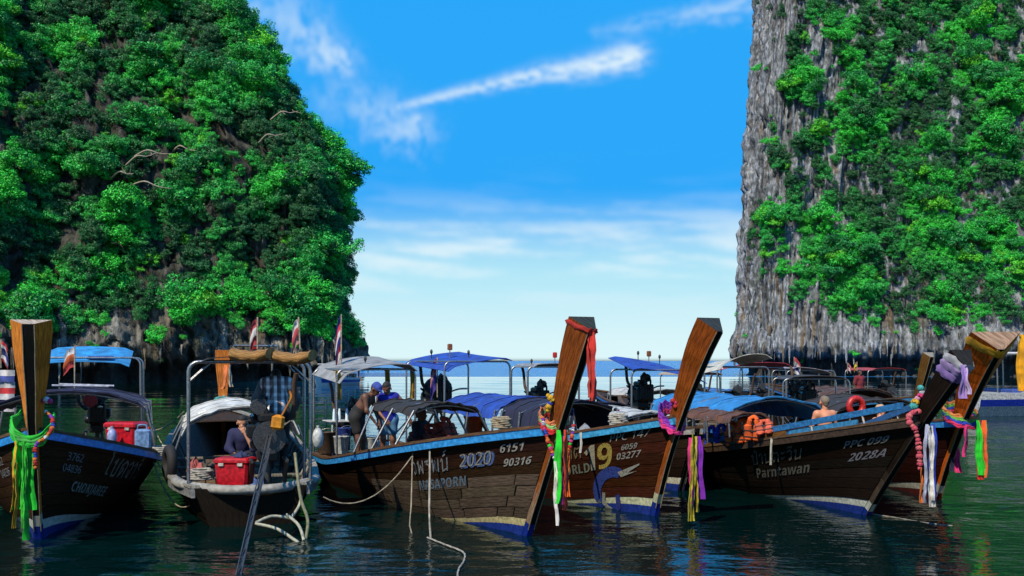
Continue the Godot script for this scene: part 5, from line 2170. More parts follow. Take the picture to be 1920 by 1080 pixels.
func life_jacket(label: String, where: Vector3, turn: Vector3, c: Color, group: String) -> void:
	var t := thing("life_jacket", label, "life jacket", where, 0.0, group)
	t.rotation = turn
	t.scale = Vector3.ONE * 0.78
	if jacket_mesh.is_empty():
		for x in [-1.0, 1.0]:
			var b := B.new()
			b.box(Vector3(x * 0.11, 0.2, 0), Vector3(0.19, 0.4, 0.09), Basis(Vector3.FORWARD, x * 0.06), 0.035)
			b.box(Vector3(x * 0.09, 0.45, -0.02), Vector3(0.11, 0.16, 0.08), Basis(Vector3.FORWARD, -x * 0.25), 0.03)
			jacket_mesh[x] = b.mesh()
		var s := B.new()
		for y in [0.1, 0.25]:
			s.box(Vector3(0, y, 0.048), Vector3(0.42, 0.03, 0.012), Basis(), 0.003)
		jacket_mesh[0] = s.mesh()
		var n := B.new()
		n.tube(curve([Vector3(-0.11, 0.5, -0.03), Vector3(0, 0.57, -0.10), Vector3(0.11, 0.5, -0.03)], 5), 0.05, 8)
		jacket_mesh[2] = n.mesh()
	for x in [-1.0, 1.0]:
		inst("front_panel", jacket_mesh[x], cloth(c), t)
	inst("strap", jacket_mesh[0], cloth(Color(0.02, 0.02, 0.02)), t)
	inst("collar", jacket_mesh[2], cloth(c), t)


func plaid() -> StandardMaterial3D:
	var img := Image.create(128, 128, false, Image.FORMAT_RGB8)
	for y in 128:
		for x in 128:
			var a := 1.0 if (x % 64) < 26 else (0.45 if (x % 64) < 34 else 0.12)
			var b := 1.0 if (y % 64) < 26 else (0.45 if (y % 64) < 34 else 0.12)
			var k := 0.22 + 0.76 * (a * 0.6 + b * 0.4) * (0.35 + 0.65 * a)
			var c := Color(k, k, k * 1.04)
			if (x + 16) % 64 < 4:
				c = Color(0.35, 0.05, 0.22)
			img.set_pixel(x, y, c)
	var m := StandardMaterial3D.new()
	m.albedo_texture = ImageTexture.create_from_image(img)
	m.uv1_scale = Vector3(4.2, 4.2, 4.2)
	m.roughness = 0.9
	m.normal_enabled = true
	m.normal_texture = tex("folds")
	m.normal_scale = 0.6
	return m


func hang(bt: Boat, y: float, side := 0.0, ahead := 0.12) -> Vector3:  # a spot just in front of a prow
	return bt.put(post_at(bt, y, 0.1)) + Vector3(side, 0, ahead)


func collar(bt: Boat, y: float, rx: float, rz: float, drop: float, skew := 0.0) -> Array:
	# a loop of points round the prow at height y, hanging lower in front
	var c := post_at(bt, y, 0.22)
	var out := []
	for i in 15:
		var a := TAU * i / 14.0 + PI * 0.5 + 0.3
		var p := c + Vector3(cos(a) * rx, 0, sin(a) * rz)
		p.y += -drop * (0.5 + 0.5 * sin(a)) + skew * cos(a)
		p.z += (p.y - y) * 0.45
		out.append(bt.put(p))
	return out


func dress_prows() -> void:
	# green prow, far left
	var d := 14.75
	ribbons("long neon green and yellow ribbons on the orange prow at far left", at(48, 826, d), [
		[0.0, 0.06, 0.0, 1.36, 0.13, GREEN], [-0.07, 0.03, 0.0, 0.95, 0.12, GREEN], [0.05, 0.02, 0.02, 0.98, 0.12, GREEN], [-0.11, 0.08, 0.0, 0.98, 0.05, YELLOW], [-0.06, 0.12, -0.3, 0.90, 0.05, Color(0.6, 0.30, 0.01)], [0.03, 0.10, 0.0, 1.20, 0.07, Color(0.05, 0.62, 0.04)], [-0.14, 0.0, 0.02, 0.7, 0.09, GREEN]])
	sash("neon green cloth knotted round the orange prow at far left", pts([[100, 783, 15.1], [98, 800, 14.95], [80, 822, 14.8], [50, 828, 14.7], [28, 815, 14.8], [22, 795, 15.0], [40, 780, 15.2]]), 0.20, [GREEN, Color(0.08, 0.6, 0.10), GREEN])
	garland("garland of orange, purple, red and blue flowers on the prow at far left", pts([[86, 772, 15.0], [98, 785, 14.9], [97, 805, 14.8], [84, 822, 14.72], [68, 834, 14.66], [66, 856, 14.64], [67, 880, 14.64]]), 0.062, [WHITE, ORANGE, Color(0.7, 0.3, 0.02), PURPLE, PURPLE, RED, RED, BLUE, BLUE, ORANGE, RED, RED, ORANGE, YELLOW])
	garland("small bunch of pink flowers beside the orange prow at far left", pts([[82, 752, 15.0], [90, 750, 15.0], [97, 756, 15.0]]), 0.085, [PINK, WHITE, PINK], "")
	# boat with 2020
	d = 14.55
	sash("orange and green sash round the prow of the 2020 boat", collar(b3, 1.76, 0.20, 0.22, 0.22, 0.02), 0.2, [Color(0.75, 0.22, 0.08), Color(0.25, 0.55, 0.2), RED])
	garland("garland of many coloured flowers on the prow of the 2020 boat", pts([[1018, 784, 14.7], [1020, 800, 14.6], [1026, 822, 14.5], [1034, 845, 14.45], [1043, 862, 14.4], [1056, 862, 14.4], [1066, 845, 14.4], [1072, 820, 14.4], [1076, 798, 14.5]]), 0.062, [ORANGE, PURPLE, WHITE, Color(0.4, 0.4, 0.6), RED, PINK, BLUE, BLUE, RED, ORANGE, ORANGE, RED, GREEN, PINK, RED])
	garland("yellow flowers tucked beside the prow of the 2020 boat", pts([[1028, 742, 14.9], [1036, 752, 14.9], [1030, 760, 14.9], [1026, 775, 14.9]]), 0.085, [YELLOW, YELLOW, Color(0.5, 0.35, 0.02), BLUE], "")
	ribbons("green, red and white ribbons hanging from the prow of the 2020 boat", at(1049, 806, 14.35), [[-0.02, 0.02, 0, 0.98, 0.10, GREEN], [0.07, 0.0, 0, 1.08, 0.10, Color(0.75, 0.05, 0.02)], [0.10, -0.03, 0, 0.9, 0.07, ORANGE], [-0.06, 0.04, -0.42, 0.86, 0.05, WHITE], [0.03, -0.02, -0.1, 0.9, 0.06, PINK]])
	post_wrap("red cloth tied round the top of the prow of the 2020 boat", b3, 2.985, 3.045, [Color(0.6, 0.03, 0.02)])
	ribbons("red ribbon hanging from the top of the prow of the 2020 boat", at(1108, 622, 14.2), [[0.0, 0.0, 0, 0.92, 0.13, Color(0.62, 0.03, 0.02)], [-0.02, -0.03, -0.02, 0.86, 0.12, Color(0.66, 0.05, 0.03)]])
	# boat with 19
	sash("purple and pink sash round the prow of the 19 boat", collar(b4, 1.72, 0.22, 0.24, 0.34, 0.0), 0.24, [PURPLE, Color(0.35, 0.03, 0.55), PINK])
	ribbons("pink, yellow and purple ribbons hanging from the prow of the 19 boat", at(1299, 818, 16.9), [[-0.06, 0.05, -0.02, 1.10, 0.11, PINK], [0.0, 0.08, 0.05, 1.38, 0.12, Color(0.62, 0.50, 0.02)], [0.10, 0.0, 0.0, 1.0, 0.10, PURPLE], [0.03, 0.03, 0.0, 1.2, 0.07, Color(0.5, 0.4, 0.02)], [-0.02, 0.0, -0.4, 0.9, 0.06, NAVY]])
	garland("small red flowers beside the prow of the 19 boat", pts([[1262, 752, 17.3], [1270, 758, 17.3], [1264, 764, 17.3]]), 0.08, [RED, PINK, RED], "")
	# black prow
	garland("thick pink garland hanging from the black raked prow", pts([[1722, 772, 16.1], [1708, 776, 16.0], [1704, 790, 15.95], [1716, 806, 15.9], [1722, 830, 15.9], [1724, 856, 15.9], [1725, 882, 15.9]]), 0.095, [Color(0.7, 0.10, 0.14), Color(0.75, 0.16, 0.18), Color(0.66, 0.06, 0.12)])
	garland("teal, white and pink flowers behind the black raked prow", pts([[1726, 728, 16.2], [1728, 742, 16.2], [1718, 750, 16.2], [1712, 766, 16.2]]), 0.12, [Color(0.05, 0.42, 0.42), Color(0.5, 0.55, 0.65), PINK, Color(0.7, 0.3, 0.5), YELLOW], "")
	ribbons("white, blue and orange ribbons hanging from the black raked prow", at(1742, 798, 15.8), [[0.0, 0.04, 0, 1.20, 0.09, WHITE], [0.06, 0.0, 0.02, 1.18, 0.10, BLUE], [-0.05, 0.02, 0.02, 1.16, 0.07, Color(0.4, 0.45, 0.65)], [-0.12, 0.02, -0.62, 0.52, 0.06, ORANGE], [0.03, 0.05, 0.0, 1.1, 0.05, WHITE]])
	post_wrap("lilac cloth tied round the top of the black raked prow", b5, 2.32, 2.58, [Color(0.35, 0.22, 0.62), Color(0.45, 0.32, 0.68), Color(0.55, 0.55, 0.62)])
	ribbons("lilac ribbon hanging from the top of the black raked prow", at(1806, 684, 15.2), [[0.0, 0.0, 0, 0.48, 0.12, Color(0.40, 0.25, 0.68)], [0.03, -0.03, 0, 0.42, 0.08, Color(0.5, 0.4, 0.7)]])
	# orange-brown prow
	sash("rainbow sash round the wide orange-brown prow at the right", collar(b6, 1.60, 0.30, 0.30, 0.24, -0.04), 0.26, [Color(0.75, 0.25, 0.06), Color(0.15, 0.5, 0.08), BLUE, Color(0.6, 0.02, 0.1)])
	ribbons("green and orange ribbons hanging from the wide orange-brown prow", at(1836, 788, 18.3), [[-0.03, 0.03, 0, 0.94, 0.12, GREEN], [0.07, 0.0, 0, 0.98, 0.12, Color(0.8, 0.12, 0.02)], [-0.18, -0.1, -0.08, 0.55, 0.12, PINK], [0.02, -0.03, 0, 1.02, 0.1, RED], [0.1, -0.02, 0, 0.8, 0.07, GREEN]])
	ribbons("pink and navy ribbons hanging behind the wide orange-brown prow", at(1792, 832, 19.3), [[0.0, 0.0, 0, 0.52, 0.12, PINK], [-0.1, 0.0, 0, 0.5, 0.1, NAVY]])
	post_wrap("yellow cloth tied round the top of the wide orange-brown prow", b6, 2.70, 2.80, [Color(0.9, 0.44, 0.005)])
	ribbons("long yellow ribbon hanging from the top of the wide orange-brown prow", b6.put(stem_ring(b6, 2.78, 0.02)[2]) + Vector3(0.02, 0.02, 0.05), [[0.0, 0.0, 0, 0.92, 0.15, Color(0.82, 0.40, 0.005)], [0.04, -0.03, 0, 0.86, 0.1, Color(0.78, 0.34, 0.005)]])
	# far prow of the boat seen from its stern
	sash("teal and pink sash round the far orange prow behind the white canopy", collar(b2, 1.42, 0.22, 0.24, 0.2, 0.0), 0.32, [Color(0.1, 0.5, 0.5), Color(0.7, 0.2, 0.12), PINK])
	ribbons("orange cloth strips on the far prow behind the white canopy", at(428, 684, 26.8), [[-0.05, 0.12, 0, 0.6, 0.18, Color(0.75, 0.2, 0.06)], [0.08, 0.12, 0, 0.55, 0.1, Color(0.6, 0.5, 0.4)]])


func can(label: String, where: Vector3, turn: float, c: Color, h := 0.38) -> void:
	var t := thing("jerry_can", label, "jerry can", where, turn, "jerry cans")
	var b := B.new()
	b.box(Vector3(0, h * 0.43, 0), Vector3(h * 0.66, h * 0.86, h * 0.45), Basis(), 0.035)
	part("body", b, paint(c, 0.4), t)
	var hd := B.new()
	hd.tube(curve([Vector3(-h * 0.22, h * 0.85, 0), Vector3(-h * 0.18, h * 1.02, 0), Vector3(h * 0.12, h * 1.02, 0), Vector3(h * 0.16, h * 0.85, 0)], 4), 0.016, 6)
	part("handle", hd, paint(c, 0.4), t)
	var cp := B.new()
	cp.tube([Vector3(h * 0.25, h * 0.84, 0), Vector3(h * 0.25, h * 0.95, 0)], 0.03, 8)
	part("cap", cp, paint(Color(0.5, 0.03, 0.02)), t)


func coil(label: String, where: Vector3, r: float, c: Color) -> void:
	var b := B.new()
	var q := []
	for i in 70:
		var a := TAU * i / 14.0
		var rr := r * (1.0 + 0.13 * sin(i * 1.7) - 0.03 * (i / 14))
		q.append(Vector3(cos(a) * rr, 0.02 + i * 0.0022, sin(a) * rr))
	b.tube(q, 0.02, 5)
	lone("rope_coil", b, M(c, 0.9, 0.0, "paint"), label, "rope", where, 0.0, "coiled ropes")


func heap(label: String, category: String, where: Vector3, size: Vector3, c: Color, seed_: float) -> void:
	# crumpled cloth or netting thrown in a heap
	var g := []
	for i in 13:
		var row := PackedVector3Array()
		for j in 13:
			var u := i / 6.0 - 1.0
			var w := j / 6.0 - 1.0
			var f := maxf(0.0, 1.0 - pow(maxf(absf(u), absf(w)), 2.2))
			var y := size.y * f * (0.65 + 0.7 * noise.get_noise_3d(u * 1.3, w * 1.3, seed_)) + 0.05 * noise.get_noise_3d(u * 5.0, w * 5.0, seed_)
			row.append(Vector3(u * size.x * (0.8 + 0.3 * noise.get_noise_2d(w * 2.0, seed_)), maxf(y, 0.0), w * size.z * (0.8 + 0.3 * noise.get_noise_2d(u * 2.0, seed_ + 4.0))))
		g.append(row)
	var b := B.new()
	b.slab(g, 0.012)
	lone("cloth_heap", b, cloth(c), label, category, where, rnd(0, 3))


func clutter() -> void:
	can("white jerry can on the shelf side of the 2020 boat's stern", b3.put(Vector3(0.45, 0.56, -7.4)), 0.4, Color(0.62, 0.64, 0.62))
	can("blue jerry can beside the ladder on the 2020 boat's stern", b3.put(Vector3(-0.35, 0.56, -8.0)), 1.0, Color(0.03, 0.10, 0.42))
	can("white jerry can standing behind the red cooler on the boat seen from behind", b2.put(Vector3(0.3, 0.25, -10.6)), 0.3, Color(0.66, 0.66, 0.62))
	can("yellow jerry can at the right side of the boat seen from behind", b2.put(Vector3(-0.7, 0.25, -11.0)), 0.9, Color(0.55, 0.38, 0.03))
	can("blue and white jerry can against the red cooler of the left boat", at(268, 842, 19.2), 0.3, Color(0.20, 0.36, 0.66), 0.42)
	can("white jerry can on the foredeck of the 19 boat", b4.put(Vector3(0.1, b4.sheer(0.12) - 0.03, -1.3)), 0.9, Color(0.6, 0.62, 0.62), 0.34)
	coil("grey rope coil at the left edge of the boat seen from behind", b2.put(Vector3(0.75, b2.sheer(0.93) + 0.03, -11.3)), 0.18, Color(0.42, 0.41, 0.37))
	coil("pale rope coil on the foredeck of the 19 boat", b4.put(Vector3(-0.1, b4.sheer(0.09), -0.9)), 0.16, Color(0.5, 0.48, 0.42))
	coil("tan rope coil on the foredeck of the 2020 boat", b3.put(Vector3(0.0, b3.sheer(0.09), -0.8)), 0.15, Color(0.4, 0.33, 0.22))
	coil("rope coil at the corner of the left boat beside the red cooler", at(300, 855, 19.3), 0.16, Color(0.5, 0.47, 0.4))
	heap("white and grey heap of fishing net before the white canopy", "net", b7.put(Vector3(-0.1, b7.sheer(0.1) - 0.02, -0.55)), Vector3(0.5, 0.3, 0.5), Color(0.5, 0.52, 0.54), 3.0)
	heap("grey tarpaulin heaped on the bow of the 19 boat", "tarpaulin", b4.put(Vector3(0.0, b4.sheer(0.2) - 0.25, -2.0)), Vector3(0.5, 0.42, 0.5), Color(0.30, 0.33, 0.38), 9.0)
	heap("dark heap of clothes on the floor of the 2020 boat", "clothes", b3.put(Vector3(-0.3, 0.45, -5.9)), Vector3(0.45, 0.42, 0.4), Color(0.03, 0.03, 0.035), 14.0)
	heap("pink and red cloth lying inside the left rim of the boat seen from behind", "cloth", b2.put(Vector3(0.8, 0.5, -8.9)), Vector3(0.2, 0.35, 0.35), Color(0.5, 0.12, 0.12), 21.0)
	heap("blue tarpaulin folded on the stern of the boat seen from behind", "tarpaulin", b2.put(Vector3(0.0, 0.42, -10.2)), Vector3(0.45, 0.2, 0.3), Color(0.10, 0.20, 0.5), 27.0)
	heap("navy cloth bundle lying on the red cooler of the boat seen from behind", "cloth", at(452, 856, 17.25), Vector3(0.14, 0.1, 0.1), Color(0.015, 0.03, 0.12), 33.0)
	for i in 4:
		var b := B.new()
		b.tube([Vector3.ZERO, Vector3(0, 0.17, 0), Vector3(0, 0.2, 0), Vector3(0, 0.25, 0)], 0.035, 8, 0.018)
		lone("water_bottle", b, M(Color(0.55, 0.68, 0.75), 0.15, 0.0, "plain"), "clear water bottle standing on the shelf of the 2020 boat's stern", "bottle", b3.put(Vector3(-0.55 + i * 0.14, 1.336, -7.6 - 0.07 * (i % 2))), 0.0, "water bottles on the shelf")
	for e in [[210, 835, 19.0, Color(0.35, 0.42, 0.75)], [596, 838, 16.9, Color(0.6, 0.62, 0.62)]]:
		var b := B.new()
		b.ball(Vector3(0, 0.14, 0), Vector3(0.09, 0.17, 0.09), 10, 8)
		b.tube([Vector3(0, 0.28, 0), Vector3(0, 0.34, 0)], 0.025, 6)
		lone("float_buoy", b, paint(e[3]), "%s float buoy resting on the %s" % (["pale blue", "rail before the left red cooler"] if e[0] < 300 else ["grey", "right rim of the boat seen from behind"]), "buoy", at(e[0], e[1], e[2]))


func dress() -> void:
	dress_prows()
	# flags
	flag("left of two red and white pennants above the rolled brown mats", at(483, 655, 17.2), 0.52, 0.16, 0.4, [Color(0.6, 0.08, 0.1), WHITE, Color(0.5, 0.05, 0.06)], PI, 0.0)
	flag("right of two red and white pennants above the rolled brown mats", at(563, 655, 17.2), 0.52, 0.16, 0.4, [WHITE, Color(0.6, 0.08, 0.1), Color(0.55, 0.3, 0.3)], PI, -0.05)
	flag("striped flag on the blue stern roof at the left", at(140, 740, 22.2), 1.02, 0.34, 0.42, [Color(0.65, 0.68, 0.75), Color(0.6, 0.12, 0.02), Color(0.55, 0.05, 0.05)], PI)
	flag("blue, white and red flags on a tall pole beside the cliff edge", at(640, 700, 22.6), 1.25, 0.16, 0.9, [Color(0.03, 0.05, 0.3), Color(0.6, 0.03, 0.05), Color(0.7, 0.72, 0.75), Color(0.03, 0.05, 0.3), Color(0.6, 0.03, 0.05), WHITE], PI)
	flag("furled blue and red flag left of the blue stern roof", at(820, 745, 24.6), 0.92, 0.22, 0.72, [Color(0.45, 0.02, 0.05), Color(0.5, 0.2, 0.25), Color(0.05, 0.05, 0.4), Color(0.06, 0.04, 0.35)], PI)
	flag("striped national flag on the small grey roof below the right cliff", at(1489, 700, 40.0), 0.62, 0.34, 0.6, [Color(0.5, 0.03, 0.05), WHITE, Color(0.05, 0.05, 0.35), WHITE], 0.0)
	flag("pink pennant on the left of the red roof below the right cliff", at(1589, 700, 44.6), 0.45, 0.2, 0.3, [Color(0.6, 0.2, 0.25), Color(0.7, 0.5, 0.5)], 0.0)
	flag("yellow pennant on the middle of the red roof below the right cliff", at(1607, 696, 44.6), 0.40, 0.16, 0.3, [Color(0.7, 0.5, 0.02), Color(0.7, 0.45, 0.02)], PI)
	flag("striped flag at the far left edge above the pipe frame", at(2, 690, 23.4), 0.62, 0.22, 0.45, thai_bands, 0.0)
	# towels over the pipe frame at the far left
	var tb := thing("beach_towel", "white, blue and red striped towel hung at the far left edge", "towel", at(6, 692, 22.4), 0.0)
	var cols := [Color(0.7, 0.7, 0.72), Color(0.06, 0.10, 0.4), Color(0.65, 0.66, 0.7), Color(0.6, 0.03, 0.04), Color(0.68, 0.7, 0.74), Color(0.05, 0.08, 0.35), Color(0.6, 0.6, 0.68)]
	for k in cols.size():
		var g := []
		for i in 4:
			var row := PackedVector3Array()
			for j in 7:
				row.append(Vector3(-0.25 + j * 0.08, -0.02 - (k + i / 3.0) * 0.125, 0.04 * sin(j * 1.7) + 0.02 * sin(k * 2.0)))
			g.append(row)
		var b := B.new()
		b.slab(g, 0.006)
		part("towel_stripe", b, cloth(cols[k]), tb)
	# coolers, buckets, mats
	cooler("red cooler on the side of the boat at the left under the blue canopy", at(236, 842, 19.4), deg_to_rad(-14), Vector3(0.62, 0.50, 0.42))
	cooler("red cooler on the stern of the boat seen from behind", at(441, 908, 17.25), deg_to_rad(-6), Vector3(0.56, 0.44, 0.40))
	bucket("white bucket left of the bent man on the stern deck", at(640, 850, 21.6), 0.16, 0.33, Color(0.55, 0.58, 0.56))
	bucket("white bucket right of the bent man's feet on the stern deck", at(694, 851, 21.4), 0.15, 0.31, Color(0.60, 0.62, 0.60))
	bucket("dark brown basket at the stern corner of the 2020 boat", at(611, 849, 22.3), 0.2, 0.42, Color(0.07, 0.045, 0.03))
	bucket("blue pail with rags on the stern deck of the 2020 boat", at(645, 818, 22.0), 0.15, 0.16, Color(0.03, 0.06, 0.3))
	for e in [[472, 663, "left"], [551, 667, "right"]]:
		var mb := B.new()
		var rings := []
		for i in 11:
			var f := i / 10.0
			var ring := PackedVector3Array()
			for k in 9:
				var a := TAU * k / 9
				var r := 0.105 * (1.0 + 0.12 * sin(i * 1.7 + k) + 0.06 * sin(k * 5.0))
				ring.append(Vector3((f - 0.5) * 0.64, sin(a) * r * 0.9 - 0.05 * sin(f * PI), cos(a) * r * 1.5))
			rings.append(ring)
		mb.loft(rings)
		lone("rolled_mat", mb, wood(Color(0.40, 0.22, 0.08)), "%s rolled brown mat on the stern roof of the boat seen from behind" % e[2], "mat", at(e[0], e[1], 16.7), deg_to_rad(-17), "rolled mats")
	# plaid shirt and orange bag over the motor
	var lean := stand_pose()
	lean.merge({"P": v3(0, 1.02, -0.05), "C": v3(0, 1.40, 0.12), "N": v3(0, 1.50, 0.30), "LS": v3(-0.22, 1.46, 0.12), "RS": v3(0.22, 1.46, 0.12), "LE": v3(-0.34, 1.18, 0.16), "RE": v3(0.34, 1.18, 0.16), "LW": v3(-0.30, 0.96, 0.34), "RW": v3(0.30, 0.96, 0.34), "LH": v3(-0.1, 0.96, -0.05), "RH": v3(0.1, 0.96, -0.05), "LK": v3(-0.12, 0.52, 0.0), "RK": v3(0.12, 0.52, 0.0)}, true)
	var pl := plaid()
	pl.uv1_triplanar = true
	person("man in a black and white plaid shirt stooping over the motor, back to the camera", at(519, 884, 17.7), PI + 0.25, lean, Color(0.10, 0.045, 0.025), [["shirt", ["chest", "belly", "yoke"], pl, 0.045], ["sleeves", ["arm_l", "arm_r", "fore_l/2", "fore_r/2"], Color(0.16, 0.17, 0.19), 0.028], ["trousers", ["hips", "thigh_l", "thigh_r", "shin_l", "shin_r"], Color(0.015, 0.015, 0.018), 0.026]], {"head": Vector3(0.9, 0, 0)})
	var bag := thing("orange_bag", "orange bag hanging above the motor before the plaid shirt", "bag", at(521, 806, 16.85), 0.1)
	var bb := B.new()
	bb.box(Vector3(0, 0.12, 0), Vector3(0.2, 0.24, 0.12), Basis(Vector3.FORWARD, 0.12), 0.04)
	part("pouch", bb, cloth(Color(0.72, 0.28, 0.01)), bag)
	var bs := B.new()
	bs.tube(curve([Vector3(0.06, 0.22, 0), Vector3(0.20, 0.5, -0.05), Vector3(0.16, 0.62, -0.1)], 5), 0.018, 6)
	part("strap", bs, cloth(Color(0.55, 0.18, 0.01)), bag)
	# fenders
	var fb := B.new()
	var rg := []
	for i in 21:
		var a := TAU * i / 20
		rg.append(Vector3(0, cos(a) * 0.24, sin(a) * 0.24))
	fb.tube(rg, 0.09, 9)
	lone("tyre_fender", fb, M(Color(0.012, 0.012, 0.014), 0.8, 0.0, "paint"), "black tyre hung between the left boat and the boat seen from behind", "tyre", at(318, 868, 18.6), 0.5)
	# life ring
	var lr := B.new()
	rg = []
	for i in 25:
		var a := TAU * i / 24
		rg.append(Vector3(cos(a) * 0.17, sin(a) * 0.17, 0))
	lr.tube(rg, 0.07, 9)
	lone("life_ring", lr, paint(Color(0.6, 0.02, 0.015)), "red life ring hanging under the dark canopy at the right", "life ring", at(1605, 762, 23.0), 0.3)
	# life jackets
	for i in 7:
		life_jacket("orange life jacket in the heap under the dark canopy of the 2020 boat", at(772 + i * 13, 838 - i * 2.6, 20.2 - i * 0.22), Vector3(rnd(-1.1, -0.4), rnd(-1, 1), rnd(-0.6, 0.6)), Color(0.52, 0.05, 0.02).lerp(Color(0.16, 0.03, 0.02), rng.randf()), "heaped life jackets")
	for e in [[2.95, "left"], [2.45, "middle"], [2.1, "right"]]:
		life_jacket("%s one of three orange life jackets hung below the brown awning" % e[1], b5.put(Vector3(-1.06, b5.sheer(b5.l2s(e[0])) - 0.10, -e[0])), Vector3(0.1, -0.6, rnd(-0.12, 0.12)), Color(0.9, 0.13, 0.01), "hung life jackets")
	for e in [3.5, 4.0]:
		life_jacket("bright blue life jacket hung below the brown awning", b5.put(Vector3(-1.08, b5.sheer(b5.l2s(e)) - 0.08, -e)), Vector3(0.1, -0.6, rnd(-0.1, 0.1)), Color(0.01, 0.06, 0.7), "blue life jackets")
	life_jacket("coral life jacket lying over the side of the blue canopy boat", b5.put(Vector3(-0.98, b5.sheer(b5.l2s(1.75)) - 0.02, -1.75)), Vector3(-0.9, -0.5, 0.25), Color(0.78, 0.13, 0.06), "")
	# cushions along the side of the boat with the blue canopy
	for i in 3:
		var c := B.new()
		c.box(Vector3(0, 0.1, 0), Vector3(0.35, 0.2, 0.9), Basis(), 0.05)
		lone("seat_cushion", c, cloth(Color(0.01, 0.05, 0.55)), "bright blue seat cushion below the brown awning", "cushion", b5.put(Vector3(-0.85, 0.62 + 0.03 * (2 - i), -5.0 - i * 1.0)), deg_to_rad(12), "blue seat cushions")
	clutter()
	# ropes
	rope("slack upper rope between the left boat's rail and the boat seen from behind", sag(at(292, 862, 19.4), at(386, 908, 17.3), 0.22))
	rope("deep hanging rope between the left boat and the boat seen from behind", sag(at(288, 866, 19.2), at(384, 912, 17.2), 0.55, 16))
	rope("mooring rope from the pipe frame of the left boat down to its rail", sag(at(286, 796, 21.0), at(318, 852, 19.0), 0.05))
	rope("rope from the boat seen from behind to the rail of the 2020 boat", sag(at(606, 932, 17.0), at(772, 856, 17.5), 0.36, 14))
	rope("rope hanging from the 2020 boat's rail, left of two", [at(774, 850, 17.6), at(773, 866, 17.45), at(771, 950, 16.8), at(768, 985, 16.4), at(772, 1000, 16.05)], 0.011)
	rope("thick rope hanging from the 2020 boat's rail, right of two", [at(806, 840, 17.15), at(806, 860, 16.95), at(805, 950, 16.3), at(806, 990, 16.1), at(808, 1012, 15.5)], 0.016, Color(0.40, 0.38, 0.33))
	var fl := curve([V(-1.24, 0.012, 15.6), V(-0.95, 0.015, 15.0), V(-0.66, 0.014, 14.4), V(-0.62, 0.012, 13.8), V(-0.66, 0.015, 13.2), V(-0.64, 0.012, 12.4)], 5)
	rope("pale rope floating on the water in front of the 2020 boat", fl, 0.013, Color(0.42, 0.40, 0.35))
	rope("pale rope floating off the bow of the black prowed boat", curve([V(6.0, 0.02, 18.0), V(6.3, 0.012, 17.6), V(6.6, 0.012, 17.0), V(6.9, 0.012, 16.7)], 6), 0.011, Color(0.3, 0.28, 0.25))
	rope("short rope tied down the side of the 19 boat near its bow", [at(1089, 812, 18.6), at(1090, 830, 18.4), at(1088, 850, 18.3)], 0.022, Color(0.5, 0.48, 0.42))
	rope("short knotted rope over the rail of the black prowed boat", [at(1447, 822, 19.4), at(1446, 840, 19.3), at(1445, 872, 19.25)], 0.022, Color(0.42, 0.42, 0.36))
	rope("rope from the boat seen from behind to the water at its left", sag(at(345, 772, 25.0), at(283, 808, 26.5), 0.1), 0.014)
	# people
	var skin_dark := Color(0.10, 0.042, 0.022)
	var bend := stand_pose()
	bend.merge({"P": v3(0, 0.96, -0.08), "C": v3(0, 1.26, 0.12), "N": v3(0, 1.40, 0.26), "LS": v3(-0.18, 1.34, 0.17), "RS": v3(0.18, 1.34, 0.17), "LE": v3(-0.22, 1.06, 0.22), "RE": v3(0.22, 1.06, 0.22), "LW": v3(-0.14, 0.84, 0.36), "RW": v3(0.14, 0.82, 0.34), "LH": v3(-0.09, 0.91, -0.08), "RH": v3(0.09, 0.91, -0.08), "LK": v3(-0.1, 0.5, 0.0), "RK": v3(0.1, 0.5, 0.02)}, true)
	var deck := b3.put(Vector3(0, 0.55, -7.0)).y
	var pa := at(676, 840, 21.2)
	pa.y = deck
	person("shirtless man in black shorts and a blue cap bending on the 2020 boat's stern", pa, PI * 0.42, bend, skin_dark, [["shorts", ["hips", "thigh_l/2", "thigh_r/2", "belly/2"], Color(0.012, 0.012, 0.014), 0.022]], {"head": Vector3(0.7, -0.2, 0), "cap": Color(0.05, 0.10, 0.5)})
	var arm := stand_pose()
	arm.merge({"C": v3(0, 1.27, 0.06), "N": v3(-0.02, 1.43, 0.12), "LS": v3(-0.18, 1.35, 0.06), "RS": v3(0.17, 1.37, 0.06), "RE": v3(0.36, 1.16, 0.12), "RW": v3(0.42, 0.92, 0.16), "LE": v3(-0.22, 1.08, 0.12), "LW": v3(-0.1, 0.92, 0.26)}, true)
	var pb := at(727, 840, 21.5)
	pb.y = deck - 0.03
	person("man in a bright blue vest leaning on the canopy edge of the 2020 boat", pb, 0.25, arm, Color(0.16, 0.065, 0.035), [["vest", ["chest", "belly", "hips", "yoke"], Color(0.012, 0.02, 0.45), 0.02], ["shorts", ["hips", "thigh_l/2", "thigh_r/2"], Color(0.10, 0.28, 0.50), 0.026]], {"head": Vector3(0.5, -0.5, 0)})
	var sit := sit_pose()
	var think := sit_pose()
	think.merge({"C": v3(0, 0.86, 0.10), "N": v3(0, 1.02, 0.16), "LS": v3(-0.18, 0.93, 0.1), "RS": v3(0.18, 0.93, 0.1), "RE": v3(0.2, 0.66, 0.3), "RW": v3(0.05, 0.94, 0.30), "LE": v3(-0.24, 0.68, 0.2), "LW": v3(-0.1, 0.56, 0.36)}, true)
	person("person in navy sitting with a hand to the chin under the white canopy", V(-4.86, 0.36, 19.3), 0.15, think, Color(0.40, 0.19, 0.11), [["shirt", ["chest", "belly", "yoke", "arm_l", "arm_r", "fore_l/2"], Color(0.010, 0.014, 0.09), 0.025], ["trousers", ["hips", "thigh_l", "thigh_r", "shin_l", "shin_r"], Color(0.012, 0.014, 0.03), 0.024]], {"head": Vector3(0.25, 0.0, 0)})
